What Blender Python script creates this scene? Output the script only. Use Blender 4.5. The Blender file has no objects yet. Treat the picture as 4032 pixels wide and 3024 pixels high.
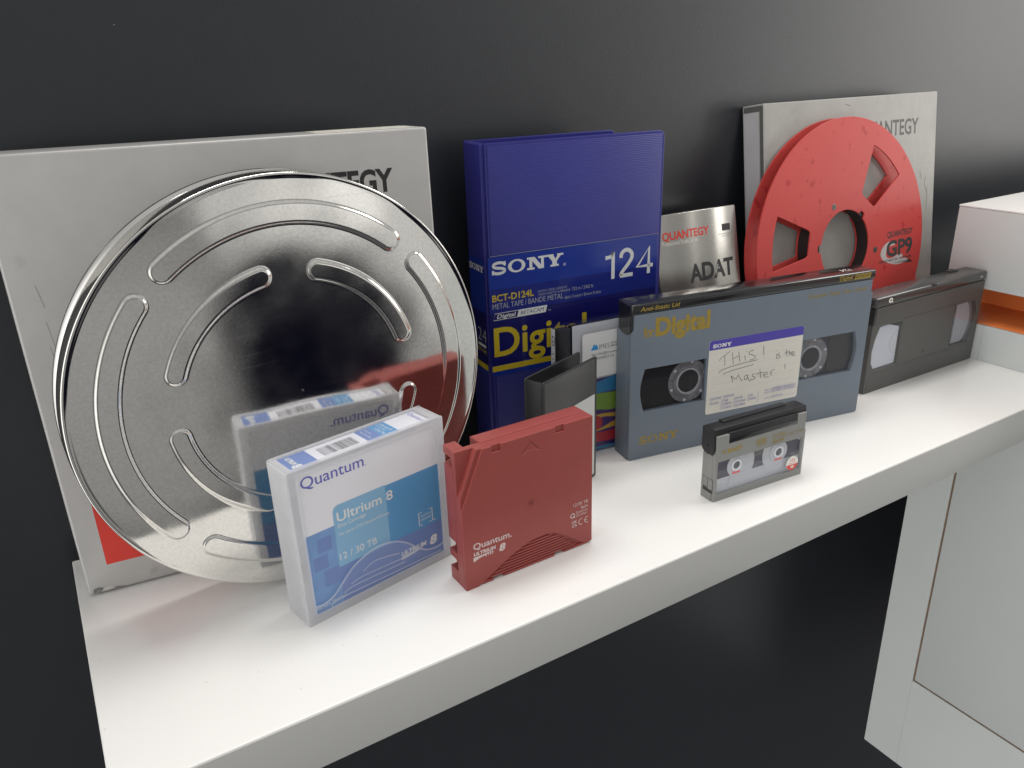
import bpy, bmesh, math, random
import numpy as np
from mathutils import Matrix, Vector
random.seed(7)
SC = bpy.context.scene
COL = SC.collection
R = math.radians
K = 0.001

# ------------------------------------------------------------------ camera
cam = bpy.data.cameras.new('camera')
cam.sensor_width = 36.0
cam.lens = 36.0 * 3123.4 / 4032.0
cam.clip_start = 0.01
cam.clip_end = 60
camo = bpy.data.objects.new('camera', cam)
COL.objects.link(camo)
camo.matrix_world = (Matrix.Translation((0.0285, -0.5933, 0.3294)) @ Matrix.Rotation(-0.5363, 4, 'Z')
                     @ Matrix.Rotation(math.pi / 2 - 0.3847, 4, 'X') @ Matrix.Rotation(-0.0334, 4, 'Z'))
SC.camera = camo

# ------------------------------------------------------------------ world: a dim exhibition hall
W = bpy.data.worlds.new('World')
SC.world = W
W.use_nodes = True
nt = W.node_tree
nt.nodes.clear()


def wn(t, **k):
    n = nt.nodes.new(t)
    for a, b in k.items():
        setattr(n, a, b)
    return n


def wmath(op, a, b=None, clamp=False):
    n = wn('ShaderNodeMath', operation=op, use_clamp=clamp)
    for i, q in enumerate((a, b)):
        if q is None:
            continue
        if isinstance(q, (int, float)):
            n.inputs[i].default_value = q
        else:
            nt.links.new(q, n.inputs[i])
    return n.outputs[0]


def wdot(vec):
    n = wn('ShaderNodeVectorMath', operation='DOT_PRODUCT')
    nt.links.new(tc.outputs['Generated'], n.inputs[0])
    n.inputs[1].default_value = Vector(vec).normalized()
    return n.outputs['Value']


def wstep(val, a, b, lo, hi):
    n = wn('ShaderNodeMapRange', interpolation_type='SMOOTHSTEP')
    nt.links.new(val, n.inputs[0])
    for i, q in enumerate((a, b, lo, hi)):
        n.inputs[i + 1].default_value = q
    return n.outputs[0]


tc = wn('ShaderNodeTexCoord')
up = wstep(wdot((0, 0, 1)), -0.50, 0.80, 0.10, 0.62)              # dark floor below, pale ceiling above
rightside = wstep(wdot((0.58, -0.79, -0.17)), 0.962, 0.990, 0.0, 0.50)  # added glow front right, mirrored in the tin
frontside = wstep(wdot((0.40, -0.91, -0.10)), 0.984, 0.996, 0.0, 0.42)  # added glow opposite, brightens the top of the tin
lowleft = wstep(wdot((0.13, -0.93, -0.33)), 0.97, 0.994, 0.0, 0.22)  # added glow low in front, for the tin's lower left
leftside = wstep(wdot((-0.96, -0.12, -0.12)), 0.45, 0.95, 0.0, 1.8)      # added glow that brightens faces turned left
people = wstep(wdot((0.40, -0.87, -0.29)), 0.980, 0.9945, 1.0, 0.02)    # added dark patch standing in for the viewer mirrored in the tin
tot = up
for lobe in (rightside, frontside, lowleft, leftside):
    tot = wmath('ADD', tot, lobe)
tot = wmath('MULTIPLY', tot, people)
wcol = wn('ShaderNodeCombineColor')
nt.links.new(wmath('MULTIPLY', tot, 1.0), wcol.inputs[0])
nt.links.new(wmath('MULTIPLY', tot, 0.99), wcol.inputs[1])
nt.links.new(wmath('ADD', wmath('MULTIPLY', tot, 0.96), 0.006), wcol.inputs[2])
bg = wn('ShaderNodeBackground')
bg.inputs['Strength'].default_value = 0.95
nt.links.new(wcol.outputs[0], bg.inputs[0])
wo = wn('ShaderNodeOutputWorld')
nt.links.new(bg.outputs[0], wo.inputs[0])


# ------------------------------------------------------------------ ceiling lamps
def area(name, loc, target, sx, sy, power, col=(1, 0.97, 0.93)):
    l = bpy.data.lights.new(name, 'AREA')
    l.shape = 'RECTANGLE'
    l.size, l.size_y, l.energy, l.color = sx, sy, power, col
    o = bpy.data.objects.new(name, l)
    COL.objects.link(o)
    o.location = loc
    o.rotation_euler = (Vector(target) - Vector(loc)).to_track_quat('-Z', 'Y').to_euler()
    return o


area('ceiling_panel_lamp', (0.40, 0.26, 2.2), (0.40, -0.20, 0), 1.5, 0.6, 34)
area('ceiling_spot_lamp', (1.86, -0.60, 1.22), (0.6, -0.12, 0.05), 1.0, 0.42, 11.5)
area('hall_lamp', (3.5, -1.42, 0.52), (0.7, -0.1, 0.3), 1.1, 1.2, 17)

vs = SC.view_settings
SC.display_settings.display_device = 'sRGB'
vs.view_transform = 'Standard'
vs.look = 'None'
vs.exposure = 0.0
vs.gamma = 1.0
vs.use_curve_mapping = False
SC.cycles.max_bounces = 10
SC.cycles.transparent_max_bounces = 24
SC.cycles.caustics_reflective = True
SC.cycles.blur_glossy = 0.6


# ------------------------------------------------------------------ materials
MATS = {}


def srgb(r, g, b):
    f = lambda c: (c / 255 / 12.92) if c / 255 <= 0.04045 else ((c / 255 + 0.055) / 1.055) ** 2.4
    return (f(r), f(g), f(b))


class N:
    def __init__(s, m):
        s.t = m.node_tree

    def n(s, t, **k):
        n = s.t.nodes.new(t)
        for a, b in k.items():
            setattr(n, a, b)
        return n

    def l(s, a, b):
        s.t.links.new(a, b)


def mat(name, col, rough=0.45, metal=0.0, spec=0.5, coat=0.0, var=None, bump=None, ribs=None, spots=None, rvar=None, specks=None, ior=1.5):
    """var=(scale, amount) mottling; bump=(scale, dist_mm) grain; ribs=(axis, period_mm, depth_mm);
    spots=(scale, threshold, colour) blotches; rvar=(scale, amount) uneven gloss"""
    m = bpy.data.materials.new(name)
    m.use_nodes = True
    q = N(m)
    p = m.node_tree.nodes['Principled BSDF']
    p.inputs['Base Color'].default_value = (*col, 1)
    p.inputs['Roughness'].default_value = rough
    p.inputs['Metallic'].default_value = metal
    p.inputs['Specular IOR Level'].default_value = spec
    p.inputs['IOR'].default_value = ior
    p.inputs['Coat Weight'].default_value = coat
    p.inputs['Coat Roughness'].default_value = 0.08
    t = q.n('ShaderNodeTexCoord')
    cur = None
    if var:
        nz = q.n('ShaderNodeTexNoise')
        nz.inputs['Scale'].default_value = var[0]
        nz.inputs['Detail'].default_value = 6
        nz.inputs['Roughness'].default_value = 0.65
        q.l(t.outputs['Object'], nz.inputs['Vector'])
        mr = q.n('ShaderNodeMapRange')
        mr.inputs[1].default_value = 0.3
        mr.inputs[2].default_value = 0.7
        mr.inputs[3].default_value = 1 - var[1]
        mr.inputs[4].default_value = 1 + var[1]
        q.l(nz.outputs['Fac'], mr.inputs[0])
        mx = q.n('ShaderNodeMix', data_type='RGBA', blend_type='MULTIPLY')
        mx.inputs[0].default_value = 1
        mx.inputs[6].default_value = (*col, 1)
        q.l(mr.outputs[0], mx.inputs[7])
        cur = mx.outputs[2]
    if spots:
        nz = q.n('ShaderNodeTexNoise')
        nz.inputs['Scale'].default_value = spots[0]
        nz.inputs['Detail'].default_value = 5
        q.l(t.outputs['Object'], nz.inputs['Vector'])
        mr = q.n('ShaderNodeMapRange', interpolation_type='SMOOTHSTEP')
        mr.inputs[1].default_value = spots[1]
        mr.inputs[2].default_value = spots[1] + (spots[3] if len(spots) > 3 else 0.06)
        q.l(nz.outputs['Fac'], mr.inputs[0])
        mx = q.n('ShaderNodeMix', data_type='RGBA')
        q.l(mr.outputs[0], mx.inputs[0])
        if cur:
            q.l(cur, mx.inputs[6])
        else:
            mx.inputs[6].default_value = (*col, 1)
        mx.inputs[7].default_value = (*spots[2], 1)
        cur = mx.outputs[2]
    if specks:
        vo = q.n('ShaderNodeTexVoronoi')
        vo.inputs['Scale'].default_value = specks[0]
        q.l(t.outputs['Object'], vo.inputs['Vector'])
        lt = q.n('ShaderNodeMath', operation='LESS_THAN')
        q.l(vo.outputs['Distance'], lt.inputs[0])
        lt.inputs[1].default_value = specks[1]
        mu = q.n('ShaderNodeMath', operation='MULTIPLY')
        q.l(lt.outputs[0], mu.inputs[0])
        mu.inputs[1].default_value = specks[3]
        mx = q.n('ShaderNodeMix', data_type='RGBA')
        q.l(mu.outputs[0], mx.inputs[0])
        if cur:
            q.l(cur, mx.inputs[6])
        else:
            mx.inputs[6].default_value = (*col, 1)
        mx.inputs[7].default_value = (*specks[2], 1)
        cur = mx.outputs[2]
    if cur:
        q.l(cur, p.inputs['Base Color'])
    if rvar:
        nz = q.n('ShaderNodeTexNoise')
        nz.inputs['Scale'].default_value = rvar[0]
        nz.inputs['Detail'].default_value = 5
        q.l(t.outputs['Object'], nz.inputs['Vector'])
        mr = q.n('ShaderNodeMapRange')
        mr.inputs[1].default_value = 0.3
        mr.inputs[2].default_value = 0.7
        mr.inputs[3].default_value = max(0.02, rough - rvar[1])
        mr.inputs[4].default_value = rough + rvar[1]
        q.l(nz.outputs['Fac'], mr.inputs[0])
        q.l(mr.outputs[0], p.inputs['Roughness'])
    nrm = None
    if ribs:
        wv = q.n('ShaderNodeTexWave', wave_type='BANDS', bands_direction=ribs[0])
        wv.inputs['Scale'].default_value = 0.31416 / (ribs[1] * K)
        wv.inputs['Distortion'].default_value = ribs[3] if len(ribs) > 3 else 0
        wv.inputs['Detail'].default_value = 2
        q.l(t.outputs['Object'], wv.inputs['Vector'])
        bp = q.n('ShaderNodeBump')
        bp.inputs['Strength'].default_value = 0.8
        bp.inputs['Distance'].default_value = ribs[2] * K
        q.l(wv.outputs['Fac'], bp.inputs['Height'])
        nrm = bp.outputs[0]
    if bump:
        nz = q.n('ShaderNodeTexNoise')
        nz.inputs['Scale'].default_value = bump[0]
        nz.inputs['Detail'].default_value = 3
        q.l(t.outputs['Object'], nz.inputs['Vector'])
        bp = q.n('ShaderNodeBump')
        bp.inputs['Strength'].default_value = 1
        bp.inputs['Distance'].default_value = bump[1] * K
        q.l(nz.outputs['Fac'], bp.inputs['Height'])
        if nrm:
            q.l(nrm, bp.inputs['Normal'])
        nrm = bp.outputs[0]
    if nrm:
        q.l(nrm, p.inputs['Normal'])
    MATS[name] = m
    return m


def sheer(name, col, fac, rough=0.25, clear=(0.97, 0.98, 1.0), fres=False, spec=0.5, var=0.0):
    """thin plastic that lets the things behind it show through"""
    m = bpy.data.materials.new(name)
    m.use_nodes = True
    q = N(m)
    p = m.node_tree.nodes['Principled BSDF']
    p.inputs['Base Color'].default_value = (*col, 1)
    p.inputs['Roughness'].default_value = rough
    p.inputs['Specular IOR Level'].default_value = spec
    tr = q.n('ShaderNodeBsdfTransparent')
    tr.inputs[0].default_value = (*clear, 1)
    mx = q.n('ShaderNodeMixShader')
    if fres:
        g = q.n('ShaderNodeBsdfGlossy')
        g.inputs['Roughness'].default_value = rough
        f = q.n('ShaderNodeFresnel')
        f.inputs[0].default_value = 1.45
        a = q.n('ShaderNodeMath', operation='ADD', use_clamp=True)
        q.l(f.outputs[0], a.inputs[0])
        a.inputs[1].default_value = fac
        ge = q.n('ShaderNodeNewGeometry')
        fr = q.n('ShaderNodeMath', operation='SUBTRACT')
        fr.inputs[0].default_value = 1.0
        q.l(ge.outputs['Backfacing'], fr.inputs[1])
        mm = q.n('ShaderNodeMath', operation='MULTIPLY')
        q.l(a.outputs[0], mm.inputs[0])
        q.l(fr.outputs[0], mm.inputs[1])
        q.l(mm.outputs[0], mx.inputs[0])
        q.l(g.outputs[0], mx.inputs[2])
    else:
        mx.inputs[0].default_value = fac
        tl = q.n('ShaderNodeBsdfTranslucent')
        tl.inputs[0].default_value = (*col, 1)
        m2 = q.n('ShaderNodeMixShader')
        m2.inputs[0].default_value = 0.45
        q.l(p.outputs[0], m2.inputs[1])
        q.l(tl.outputs[0], m2.inputs[2])
        q.l(m2.outputs[0], mx.inputs[2])
        if var:
            t = q.n('ShaderNodeTexCoord')
            nz = q.n('ShaderNodeTexNoise')
            nz.inputs['Scale'].default_value = 35
            nz.inputs['Detail'].default_value = 4
            q.l(t.outputs['Object'], nz.inputs['Vector'])
            mr = q.n('ShaderNodeMapRange')
            mr.inputs[1].default_value = 0.35
            mr.inputs[2].default_value = 0.65
            mr.inputs[3].default_value = fac - var
            mr.inputs[4].default_value = fac + var
            q.l(nz.outputs['Fac'], mr.inputs[0])
            q.l(mr.outputs[0], mx.inputs[0])
    q.l(tr.outputs[0], mx.inputs[1])
    q.l(mx.outputs[0], m.node_tree.nodes['Material Output'].inputs[0])
    MATS[name] = m
    return m


mat('wall', (0.0120, 0.0148, 0.0198), 0.40, spec=0.8, var=(60, 0.10), bump=(800, 0.10), specks=(38, 0.018, (0.25, 0.25, 0.25), 0.6))
mat('edgeshade', (0.46, 0.46, 0.445), 0.30, spec=0.45, var=(5, 0.008))  # shelf front's shade put into a darker laminate colour
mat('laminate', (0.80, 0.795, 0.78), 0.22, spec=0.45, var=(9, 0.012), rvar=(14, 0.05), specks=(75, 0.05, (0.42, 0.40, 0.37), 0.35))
mat('cabinet', (0.515, 0.535, 0.53), 0.22, spec=0.5, var=(8, 0.02), rvar=(10, 0.05))
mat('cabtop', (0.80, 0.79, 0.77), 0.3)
mat('orange', (0.80, 0.22, 0.06), 0.32, var=(12, 0.06))
mat('edgewood', (0.16, 0.10, 0.06), 0.7, var=(90, 0.3))
mat('board', (0.47, 0.462, 0.452), 0.40, metal=0.25, var=(45, 0.045), bump=(700, 0.03), spots=(38, 0.66, (0.37, 0.36, 0.345), 0.16))
mat('boardedge', (0.52, 0.50, 0.47), 0.5, var=(70, 0.25))
mat('boardworn', (0.37, 0.36, 0.34), 0.5, var=(34, 0.10), bump=(500, 0.05), spots=(30, 0.62, (0.29, 0.28, 0.255), 0.2))
mat('scuff', (0.19, 0.185, 0.175), 0.7, var=(300, 0.5))
mat('scuffpale', (0.36, 0.35, 0.33), 0.6)
mat('paperlabel', (0.50, 0.48, 0.50), 0.5, var=(30, 0.06))
mat('inkblack', (0.022, 0.022, 0.023), 0.45)
mat('inkdark', (0.05, 0.048, 0.05), 0.45)
mat('inkgrey', (0.11, 0.11, 0.11), 0.5)
mat('inkred', (0.68, 0.045, 0.03), 0.4, var=(30, 0.04))
mat('inkwhite', (0.78, 0.77, 0.72), 0.45)
mat('inkgold', (0.30, 0.215, 0.035), 0.4, var=(200, 0.12))
mat('inkyellow', (0.62, 0.46, 0.02), 0.4)
mat('inksilver', (0.42, 0.42, 0.45), 0.4)
mat('inkviolet', (0.16, 0.15, 0.44), 0.5)
mat('pencil', (0.13, 0.13, 0.14), 0.5)
mat('rule', (0.55, 0.54, 0.52), 0.5)
mat('cream', (0.72, 0.70, 0.62), 0.5, var=(40, 0.08))
mat('bluevinyl', (0.034, 0.036, 0.225), 0.38, spec=0.45, ribs=('Z', 1.45, 0.10, 0.6), var=(15, 0.05))
mat('bluevinylplain', (0.030, 0.030, 0.215), 0.36, spec=0.45, var=(15, 0.06))
mat('slateblue', (0.06, 0.062, 0.27), 0.4)
mat('bluepaper', (0.012, 0.022, 0.20), 0.30, spec=0.4)
mat('navypaper', (0.010, 0.010, 0.115), 0.28, spec=0.4)
mat('midpaper', (0.011, 0.036, 0.29), 0.28, spec=0.4)
mat('ltored', (0.30, 0.064, 0.056), 0.38, spec=0.35, bump=(2600, 0.02), var=(30, 0.05), specks=(120, 0.02, (0.5, 0.25, 0.22), 0.6))
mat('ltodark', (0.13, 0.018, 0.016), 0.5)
mat('ltohi', (0.44, 0.12, 0.10), 0.4)  # painted highlight along engraved marks
mat('ltotext', (0.62, 0.50, 0.49), 0.5)
mat('reelred', (0.57, 0.068, 0.062), 0.36, spec=0.28, var=(9, 0.05), spots=(85, 0.60, (0.45, 0.036, 0.038), 0.08))
mat('reelblob', (0.55, 0.50, 0.49), 0.45)
mat('hub', (0.02, 0.012, 0.012), 0.5)
mat('screw', (0.16, 0.15, 0.14), 0.35, metal=0.9)
mat('slateplastic', (0.150, 0.182, 0.222), 0.38, spec=0.45, bump=(3000, 0.012), var=(25, 0.04), specks=(60, 0.012, (0.6, 0.6, 0.62), 0.7))
mat('slatelight', (0.25, 0.29, 0.34), 0.4)
mat('blackgloss', (0.012, 0.012, 0.014), 0.15, spec=0.75, rvar=(40, 0.04))
mat('black', (0.016, 0.016, 0.018), 0.4, bump=(2500, 0.01))
mat('navyblack', (0.010, 0.011, 0.020), 0.3)
mat('tapepack', (0.022, 0.020, 0.022), 0.25, ribs=('X', 3.0, 0.02))
mat('hubgrey', (0.20, 0.195, 0.195), 0.25, spec=0.6, var=(160, 0.35))
mat('hubmid', (0.40, 0.40, 0.40), 0.2, spec=0.7, var=(120, 0.3))
mat('hublight', (0.62, 0.62, 0.63), 0.25, spec=0.6)
mat('labelviolet', (0.070, 0.052, 0.36), 0.4)
mat('labelwhite', (0.66, 0.64, 0.58), 0.45, var=(12, 0.03))
mat('vhsbody', (0.085, 0.085, 0.082), 0.45, spec=0.5, bump=(2200, 0.012))
mat('vhsflap', (0.05, 0.05, 0.05), 0.20, spec=0.6)
mat('vhsribs', (0.085, 0.085, 0.082), 0.45, spec=0.5, ribs=('X', 1.5, 0.16))
mat('caseribs', (0.055, 0.058, 0.056), 0.36, spec=0.5, ribs=('Z', 1.25, 0.14))
mat('silverlabel', (0.58, 0.59, 0.58), 0.35, metal=0.35)
mat('greyplastic', (0.245, 0.248, 0.238), 0.42, spec=0.45, bump=(2500, 0.012), var=(20, 0.04))
mat('greydark', (0.085, 0.085, 0.085), 0.45)
mat('whiteplastic', (0.66, 0.66, 0.70), 0.35)
mat('tapeleader', (0.46, 0.46, 0.475), 0.3, var=(30, 0.05))
mat('tapeink', (0.035, 0.03, 0.055), 0.3)
mat('stickerred', (0.66, 0.07, 0.06), 0.4)
mat('cardwhite', (0.74, 0.74, 0.74), 0.45)
mat('booklet', (0.62, 0.61, 0.60), 0.4)
mat('artpurple', (0.07, 0.03, 0.16), 0.35)
mat('artblue', (0.035, 0.22, 0.42), 0.35)
mat('artgreen', (0.22, 0.36, 0.05), 0.35)
mat('artyellow', (0.62, 0.36, 0.05), 0.35)
mat('artred', (0.50, 0.035, 0.045), 0.35)
mat('logoblue', (0.03, 0.30, 0.68), 0.4)
mat('insertwhite', (0.92, 0.90, 0.91), 0.45)
mat('insertblue', (0.075, 0.34, 0.64), 0.4)
mat('insertlight', (0.24, 0.50, 0.72), 0.4)
mat('insertdeep', (0.15, 0.25, 0.56), 0.4)
mat('insertnavy', (0.17, 0.34, 0.64), 0.4, var=(60, 0.10))
mat('insertink', (0.10, 0.10, 0.46), 0.4)
mat('sleevesilver', (0.50, 0.485, 0.45), 0.26, metal=0.95, var=(25, 0.05), rvar=(12, 0.05))
mat('tin', (0.76, 0.745, 0.71), 0.085, metal=1.0, bump=(620, 0.006), var=(520, 0.10), rvar=(40, 0.03), spots=(16, 0.64, (0.60, 0.55, 0.45), 0.14))
q = N(MATS['tin'])                                      # hairline handling scratches in the gloss
p = q.t.nodes['Principled BSDF']
old = p.inputs['Roughness'].links[0].from_socket
for vec, rot in (((14, 1, 1100), 0.85), ((11, 1, 800), -0.35)):
    t = q.n('ShaderNodeTexCoord')
    mp = q.n('ShaderNodeMapping')
    mp.inputs['Rotation'].default_value = (0, rot, 0)
    mp.inputs['Scale'].default_value = vec
    nz = q.n('ShaderNodeTexNoise')
    nz.inputs['Scale'].default_value = 1.0
    nz.inputs['Detail'].default_value = 2
    mr = q.n('ShaderNodeMapRange')
    mr.inputs[1].default_value = 0.66
    mr.inputs[2].default_value = 0.76
    mr.inputs[3].default_value = 0.0
    mr.inputs[4].default_value = 0.06
    ad = q.n('ShaderNodeMath', operation='ADD')
    q.l(t.outputs['Object'], mp.inputs['Vector'])
    q.l(mp.outputs[0], nz.inputs['Vector'])
    q.l(nz.outputs['Fac'], mr.inputs[0])
    q.l(old, ad.inputs[0])
    q.l(mr.outputs[0], ad.inputs[1])
    old = ad.outputs[0]
q.l(old, p.inputs['Roughness'])
mat('tinside', (0.66, 0.65, 0.63), 0.18, metal=1.0, bump=(300, 0.01))
sheer('frost', (0.86, 0.86, 0.875), 0.50, 0.32, var=0.05)
sheer('frostside', (0.90, 0.90, 0.915), 0.66, 0.35, var=0.05)
sheer('frostwindow', (0.85, 0.86, 0.88), 0.10, 0.15)
sheer('frostlow', (0.78, 0.81, 0.88), 0.16, 0.3)
sheer('ridge', (0.82, 0.84, 0.90), 0.62, 0.25)
sheer('clear', (1, 1, 1), 0.02, 0.04, fres=True)
sheer('clearpane', (1, 1, 1), 0.03, 0.05, clear=(0.94, 0.95, 0.97), fres=True)
sheer('smokepane', (1, 1, 1), 0.02, 0.06, clear=(0.80, 0.80, 0.84), fres=True)
sheer('clearhub', (0.55, 0.55, 0.56), 0.55, 0.2)
sheer('milkyglass', (0.80, 0.81, 0.83), 0.62, 0.2)
sheer('film', (1, 1, 1), 0.01, 0.10, fres=True)


for nm in ('insertwhite', 'insertblue', 'insertlight', 'insertdeep', 'insertnavy'):
    m = MATS[nm]
    q = N(m)
    p = m.node_tree.nodes['Principled BSDF']
    tl = q.n('ShaderNodeBsdfTranslucent')
    c_ = p.inputs['Base Color'].default_value[:]
    tl.inputs[0].default_value = c_
    mx = q.n('ShaderNodeMixShader')
    mx.inputs[0].default_value = 0.14
    q.l(p.outputs[0], mx.inputs[1])
    q.l(tl.outputs[0], mx.inputs[2])
    q.l(mx.outputs[0], m.node_tree.nodes['Material Output'].inputs[0])


# ------------------------------------------------------------------ mesh builder (millimetres in, metres out; -y faces the viewer)
def rect(x0, z0, x1, z1):
    return [(x0, z0), (x1, z0), (x1, z1), (x0, z1)]


def rrect(x0, z0, x1, z1, r, n=5):
    out = []
    for cx, cz, a in ((x1 - r, z0 + r, -90), (x1 - r, z1 - r, 0), (x0 + r, z1 - r, 90), (x0 + r, z0 + r, 180)):
        for i in range(n + 1):
            t = R(a + 90 * i / n)
            out.append((cx + r * math.cos(t), cz + r * math.sin(t)))
    return out


def circ(cx, cz, r, n=48, a0=0, a1=360):
    if a1 - a0 >= 360:
        return [(cx + r * math.cos(R(a0 + 360 * i / n)), cz + r * math.sin(R(a0 + 360 * i / n))) for i in range(n)]
    return [(cx + r * math.cos(R(a0 + (a1 - a0) * i / n)), cz + r * math.sin(R(a0 + (a1 - a0) * i / n))) for i in range(n + 1)]


def sarea(p):
    return sum(p[i][0] * p[(i + 1) % len(p)][1] - p[(i + 1) % len(p)][0] * p[i][1] for i in range(len(p))) / 2


def smooth(pts, n=6):
    """Catmull-Rom through points"""
    out = []
    P = [pts[0]] + list(pts) + [pts[-1]]
    for i in range(1, len(P) - 2):
        p0, p1, p2, p3 = (Vector(P[j]) for j in (i - 1, i, i + 1, i + 2))
        for k in range(n):
            t = k / n
            q = 0.5 * ((2 * p1) + (p2 - p0) * t + (2 * p0 - 5 * p1 + 4 * p2 - p3) * t * t + (3 * p1 - p0 - 3 * p2 + p3) * t ** 3)
            out.append((q.x, q.y))
    out.append(tuple(pts[-1]))
    return out


_tmp = {'cap': None}


def curve_mesh(cu):
    o = bpy.data.objects.new('scratch', cu)
    COL.objects.link(o)
    dg = bpy.context.evaluated_depsgraph_get()
    me = bpy.data.meshes.new_from_object(o.evaluated_get(dg))
    vs_ = [v.co.copy() for v in me.vertices]
    fs = [list(p.vertices) for p in me.polygons]
    bpy.data.objects.remove(o)
    bpy.data.meshes.remove(me)
    bpy.data.curves.remove(cu)
    return vs_, fs


class B:
    def __init__(s):
        s.V, s.F, s.I, s.mats, s.M, s.k = [], [], [], [], Matrix.Identity(4), 0

    def add(s, vs_, fs, m):
        """vs_ in mm"""
        if m not in s.mats:
            s.mats.append(m)
        mi = s.mats.index(m)
        o = len(s.V)
        for v in vs_:
            s.V.append((s.M @ Vector(v)) * K)
        for f in fs:
            s.F.append([o + i for i in f])
            s.I.append(mi)

    def box(s, x0, x1, y0, y1, z0, z1, m, bev=0.0, seg=2):
        bm = bmesh.new()
        bmesh.ops.create_cube(bm, size=1)
        for v in bm.verts:
            v.co = Vector(((x0 + x1) / 2 + v.co.x * (x1 - x0), (y0 + y1) / 2 + v.co.y * (y1 - y0), (z0 + z1) / 2 + v.co.z * (z1 - z0)))
        if bev:
            bmesh.ops.bevel(bm, geom=bm.edges[:], offset=bev, segments=seg, affect='EDGES', profile=0.5)
        bm.verts.index_update()
        s.add([v.co[:] for v in bm.verts], [[v.index for v in f.verts] for f in bm.faces], m)
        bm.free()

    def prism(s, outer, y0, y1, m, bev=0.0, holes=()):
        cu = bpy.data.curves.new('scratch', 'CURVE')
        cu.dimensions = '2D'
        cu.fill_mode = 'BOTH'
        for i, p in enumerate([outer] + list(holes)):
            p = list(p)
            a = sarea(p)
            if (a < 0) == (i == 0):
                p = p[::-1]
            sp = cu.splines.new('POLY')
            sp.points.add(len(p) - 1)
            for q, (x, z) in zip(sp.points, p):
                q.co = (x, z, 0, 1)
            sp.use_cyclic_u = True
        cu.extrude = (y1 - y0) / 2 - bev
        cu.bevel_depth = bev
        cu.bevel_resolution = 1
        cu.offset = -bev
        v, f = curve_mesh(cu)
        ym = (y0 + y1) / 2
        s.add([(p.x, ym - p.z, p.y) for p in v], f, m)

    def flat(s, pts, m, y=None):
        if y is None:
            s.k += 1
            y = -0.06 - 0.012 * s.k
        if sarea(pts) < 0:
            pts = pts[::-1]
        s.add([(x, y, z) for x, z in pts], [list(range(len(pts)))], m)

    def lay(s):
        s.k += 1
        return -0.06 - 0.012 * s.k

    def stroke(s, pts, w, m, y=None, closed=False):
        if y is None:
            y = s.lay()
        P = [Vector(p) for p in pts]
        n = len(P)
        L, Rr = [], []
        for i in range(n):
            a = P[(i - 1) % n] if (closed or i) else P[0]
            b = P[(i + 1) % n] if (closed or i < n - 1) else P[-1]
            d = (b - a)
            d = d.normalized() if d.length > 1e-9 else Vector((1, 0))
            nn = Vector((-d.y, d.x)) * (w / 2)
            L.append(P[i] + nn)
            Rr.append(P[i] - nn)
        v = [(p.x, y, p.y) for p in L] + [(p.x, y, p.y) for p in Rr]
        f = [[i, n + i, n + (i + 1) % n, (i + 1) % n] for i in range(n if closed else n - 1)]
        s.add(v, f, m)

    def frame(s, x0, z0, x1, z1, w, m):
        y = s.lay()
        for a in (rect(x0, z0, x1, z0 + w), rect(x0, z1 - w, x1, z1), rect(x0, z0 + w, x0 + w, z1 - w), rect(x1 - w, z0 + w, x1, z1 - w)):
            s.flat(a, m, y)

    def text(s, body, x0, z0, m, h=None, w=None, bold=0.0, shear=0.0, align='L', y=None, space=1.0, rise=0.0):
        """cap height h and/or width w in mm; baseline starts at (x0,z0)"""
        if _tmp['cap'] is None:
            _tmp['cap'] = 1.0
            c0 = bpy.data.curves.new('scratch', 'FONT')
            c0.body = 'H'
            v, f = curve_mesh(c0)
            _tmp['cap'] = max(p.y for p in v)
        cu = bpy.data.curves.new('scratch', 'FONT')
        cu.body = body
        cu.offset = bold
        cu.resolution_u = 4
        cu.space_character = space
        v, f = curve_mesh(cu)
        xa, xb = min(p.x for p in v), max(p.x for p in v)
        if h is None:
            h = w / (xb - xa) * _tmp['cap']
        sz = h / _tmp['cap']
        sx = (w / (xb - xa)) if w else sz
        ox = {'L': 0, 'R': -(xb - xa) * sx, 'C': -(xb - xa) * sx / 2}[align]
        if y is None:
            y = s.lay()
        out = []
        for p in v:
            px, pz = (p.x - xa) * sx, p.y * sz
            out.append((x0 + ox + px + shear * pz, y, z0 + pz + rise * px))
        s.add(out, f, m)

    def slab(s, x0, z0, w, h, m):
        """wide slab-serif lettering of the maker's name, drawn from bars and rings"""
        u = w / 6.02
        y = s.lay()
        t, sf = 0.26 * u * 1.5, 0.16 * h      # stem, serif thickness

        def q(p):
            nonlocal y
            y -= 0.006
            s.flat([(x0 + a, z0 + b) for a, b in p], m, y)
        # S
        L = 1.22 * u
        S = smooth([(L * .92, h * .70), (L * .80, h * .86), (L * .5, h * .925), (L * .2, h * .85), (L * .13, h * .68), (L * .27, h * .56), (L * .5, h * .50),
                    (L * .76, h * .43), (L * .88, h * .30), (L * .78, h * .14), (L * .5, h * .075), (L * .2, h * .13), (L * .06, h * .30)], 5)
        y -= 0.006
        s.stroke([(x0 + a, z0 + b) for a, b in S], 0.225 * h, m, y)
        q(rect(L * .84, h * .64, L * .95, h * 1.0))
        q(rect(L * .03, 0, L * .14, h * .36))
        # O
        cx = 1.34 * u + 0.72 * u
        n = 36
        ring = []
        y -= 0.006
        out = [(x0 + cx + .72 * u * math.cos(2 * math.pi * i / n), z0 + h / 2 + h * .52 * math.sin(2 * math.pi * i / n)) for i in range(n)]
        inn = [(x0 + cx + .42 * u * math.cos(2 * math.pi * i / n), z0 + h / 2 + h * .38 * math.sin(2 * math.pi * i / n)) for i in range(n)]
        s.add([(a, y, b) for a, b in out + inn], [[i, (i + 1) % n, n + (i + 1) % n, n + i] for i in range(n)], m)
        # N
        a = 2.92 * u
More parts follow.
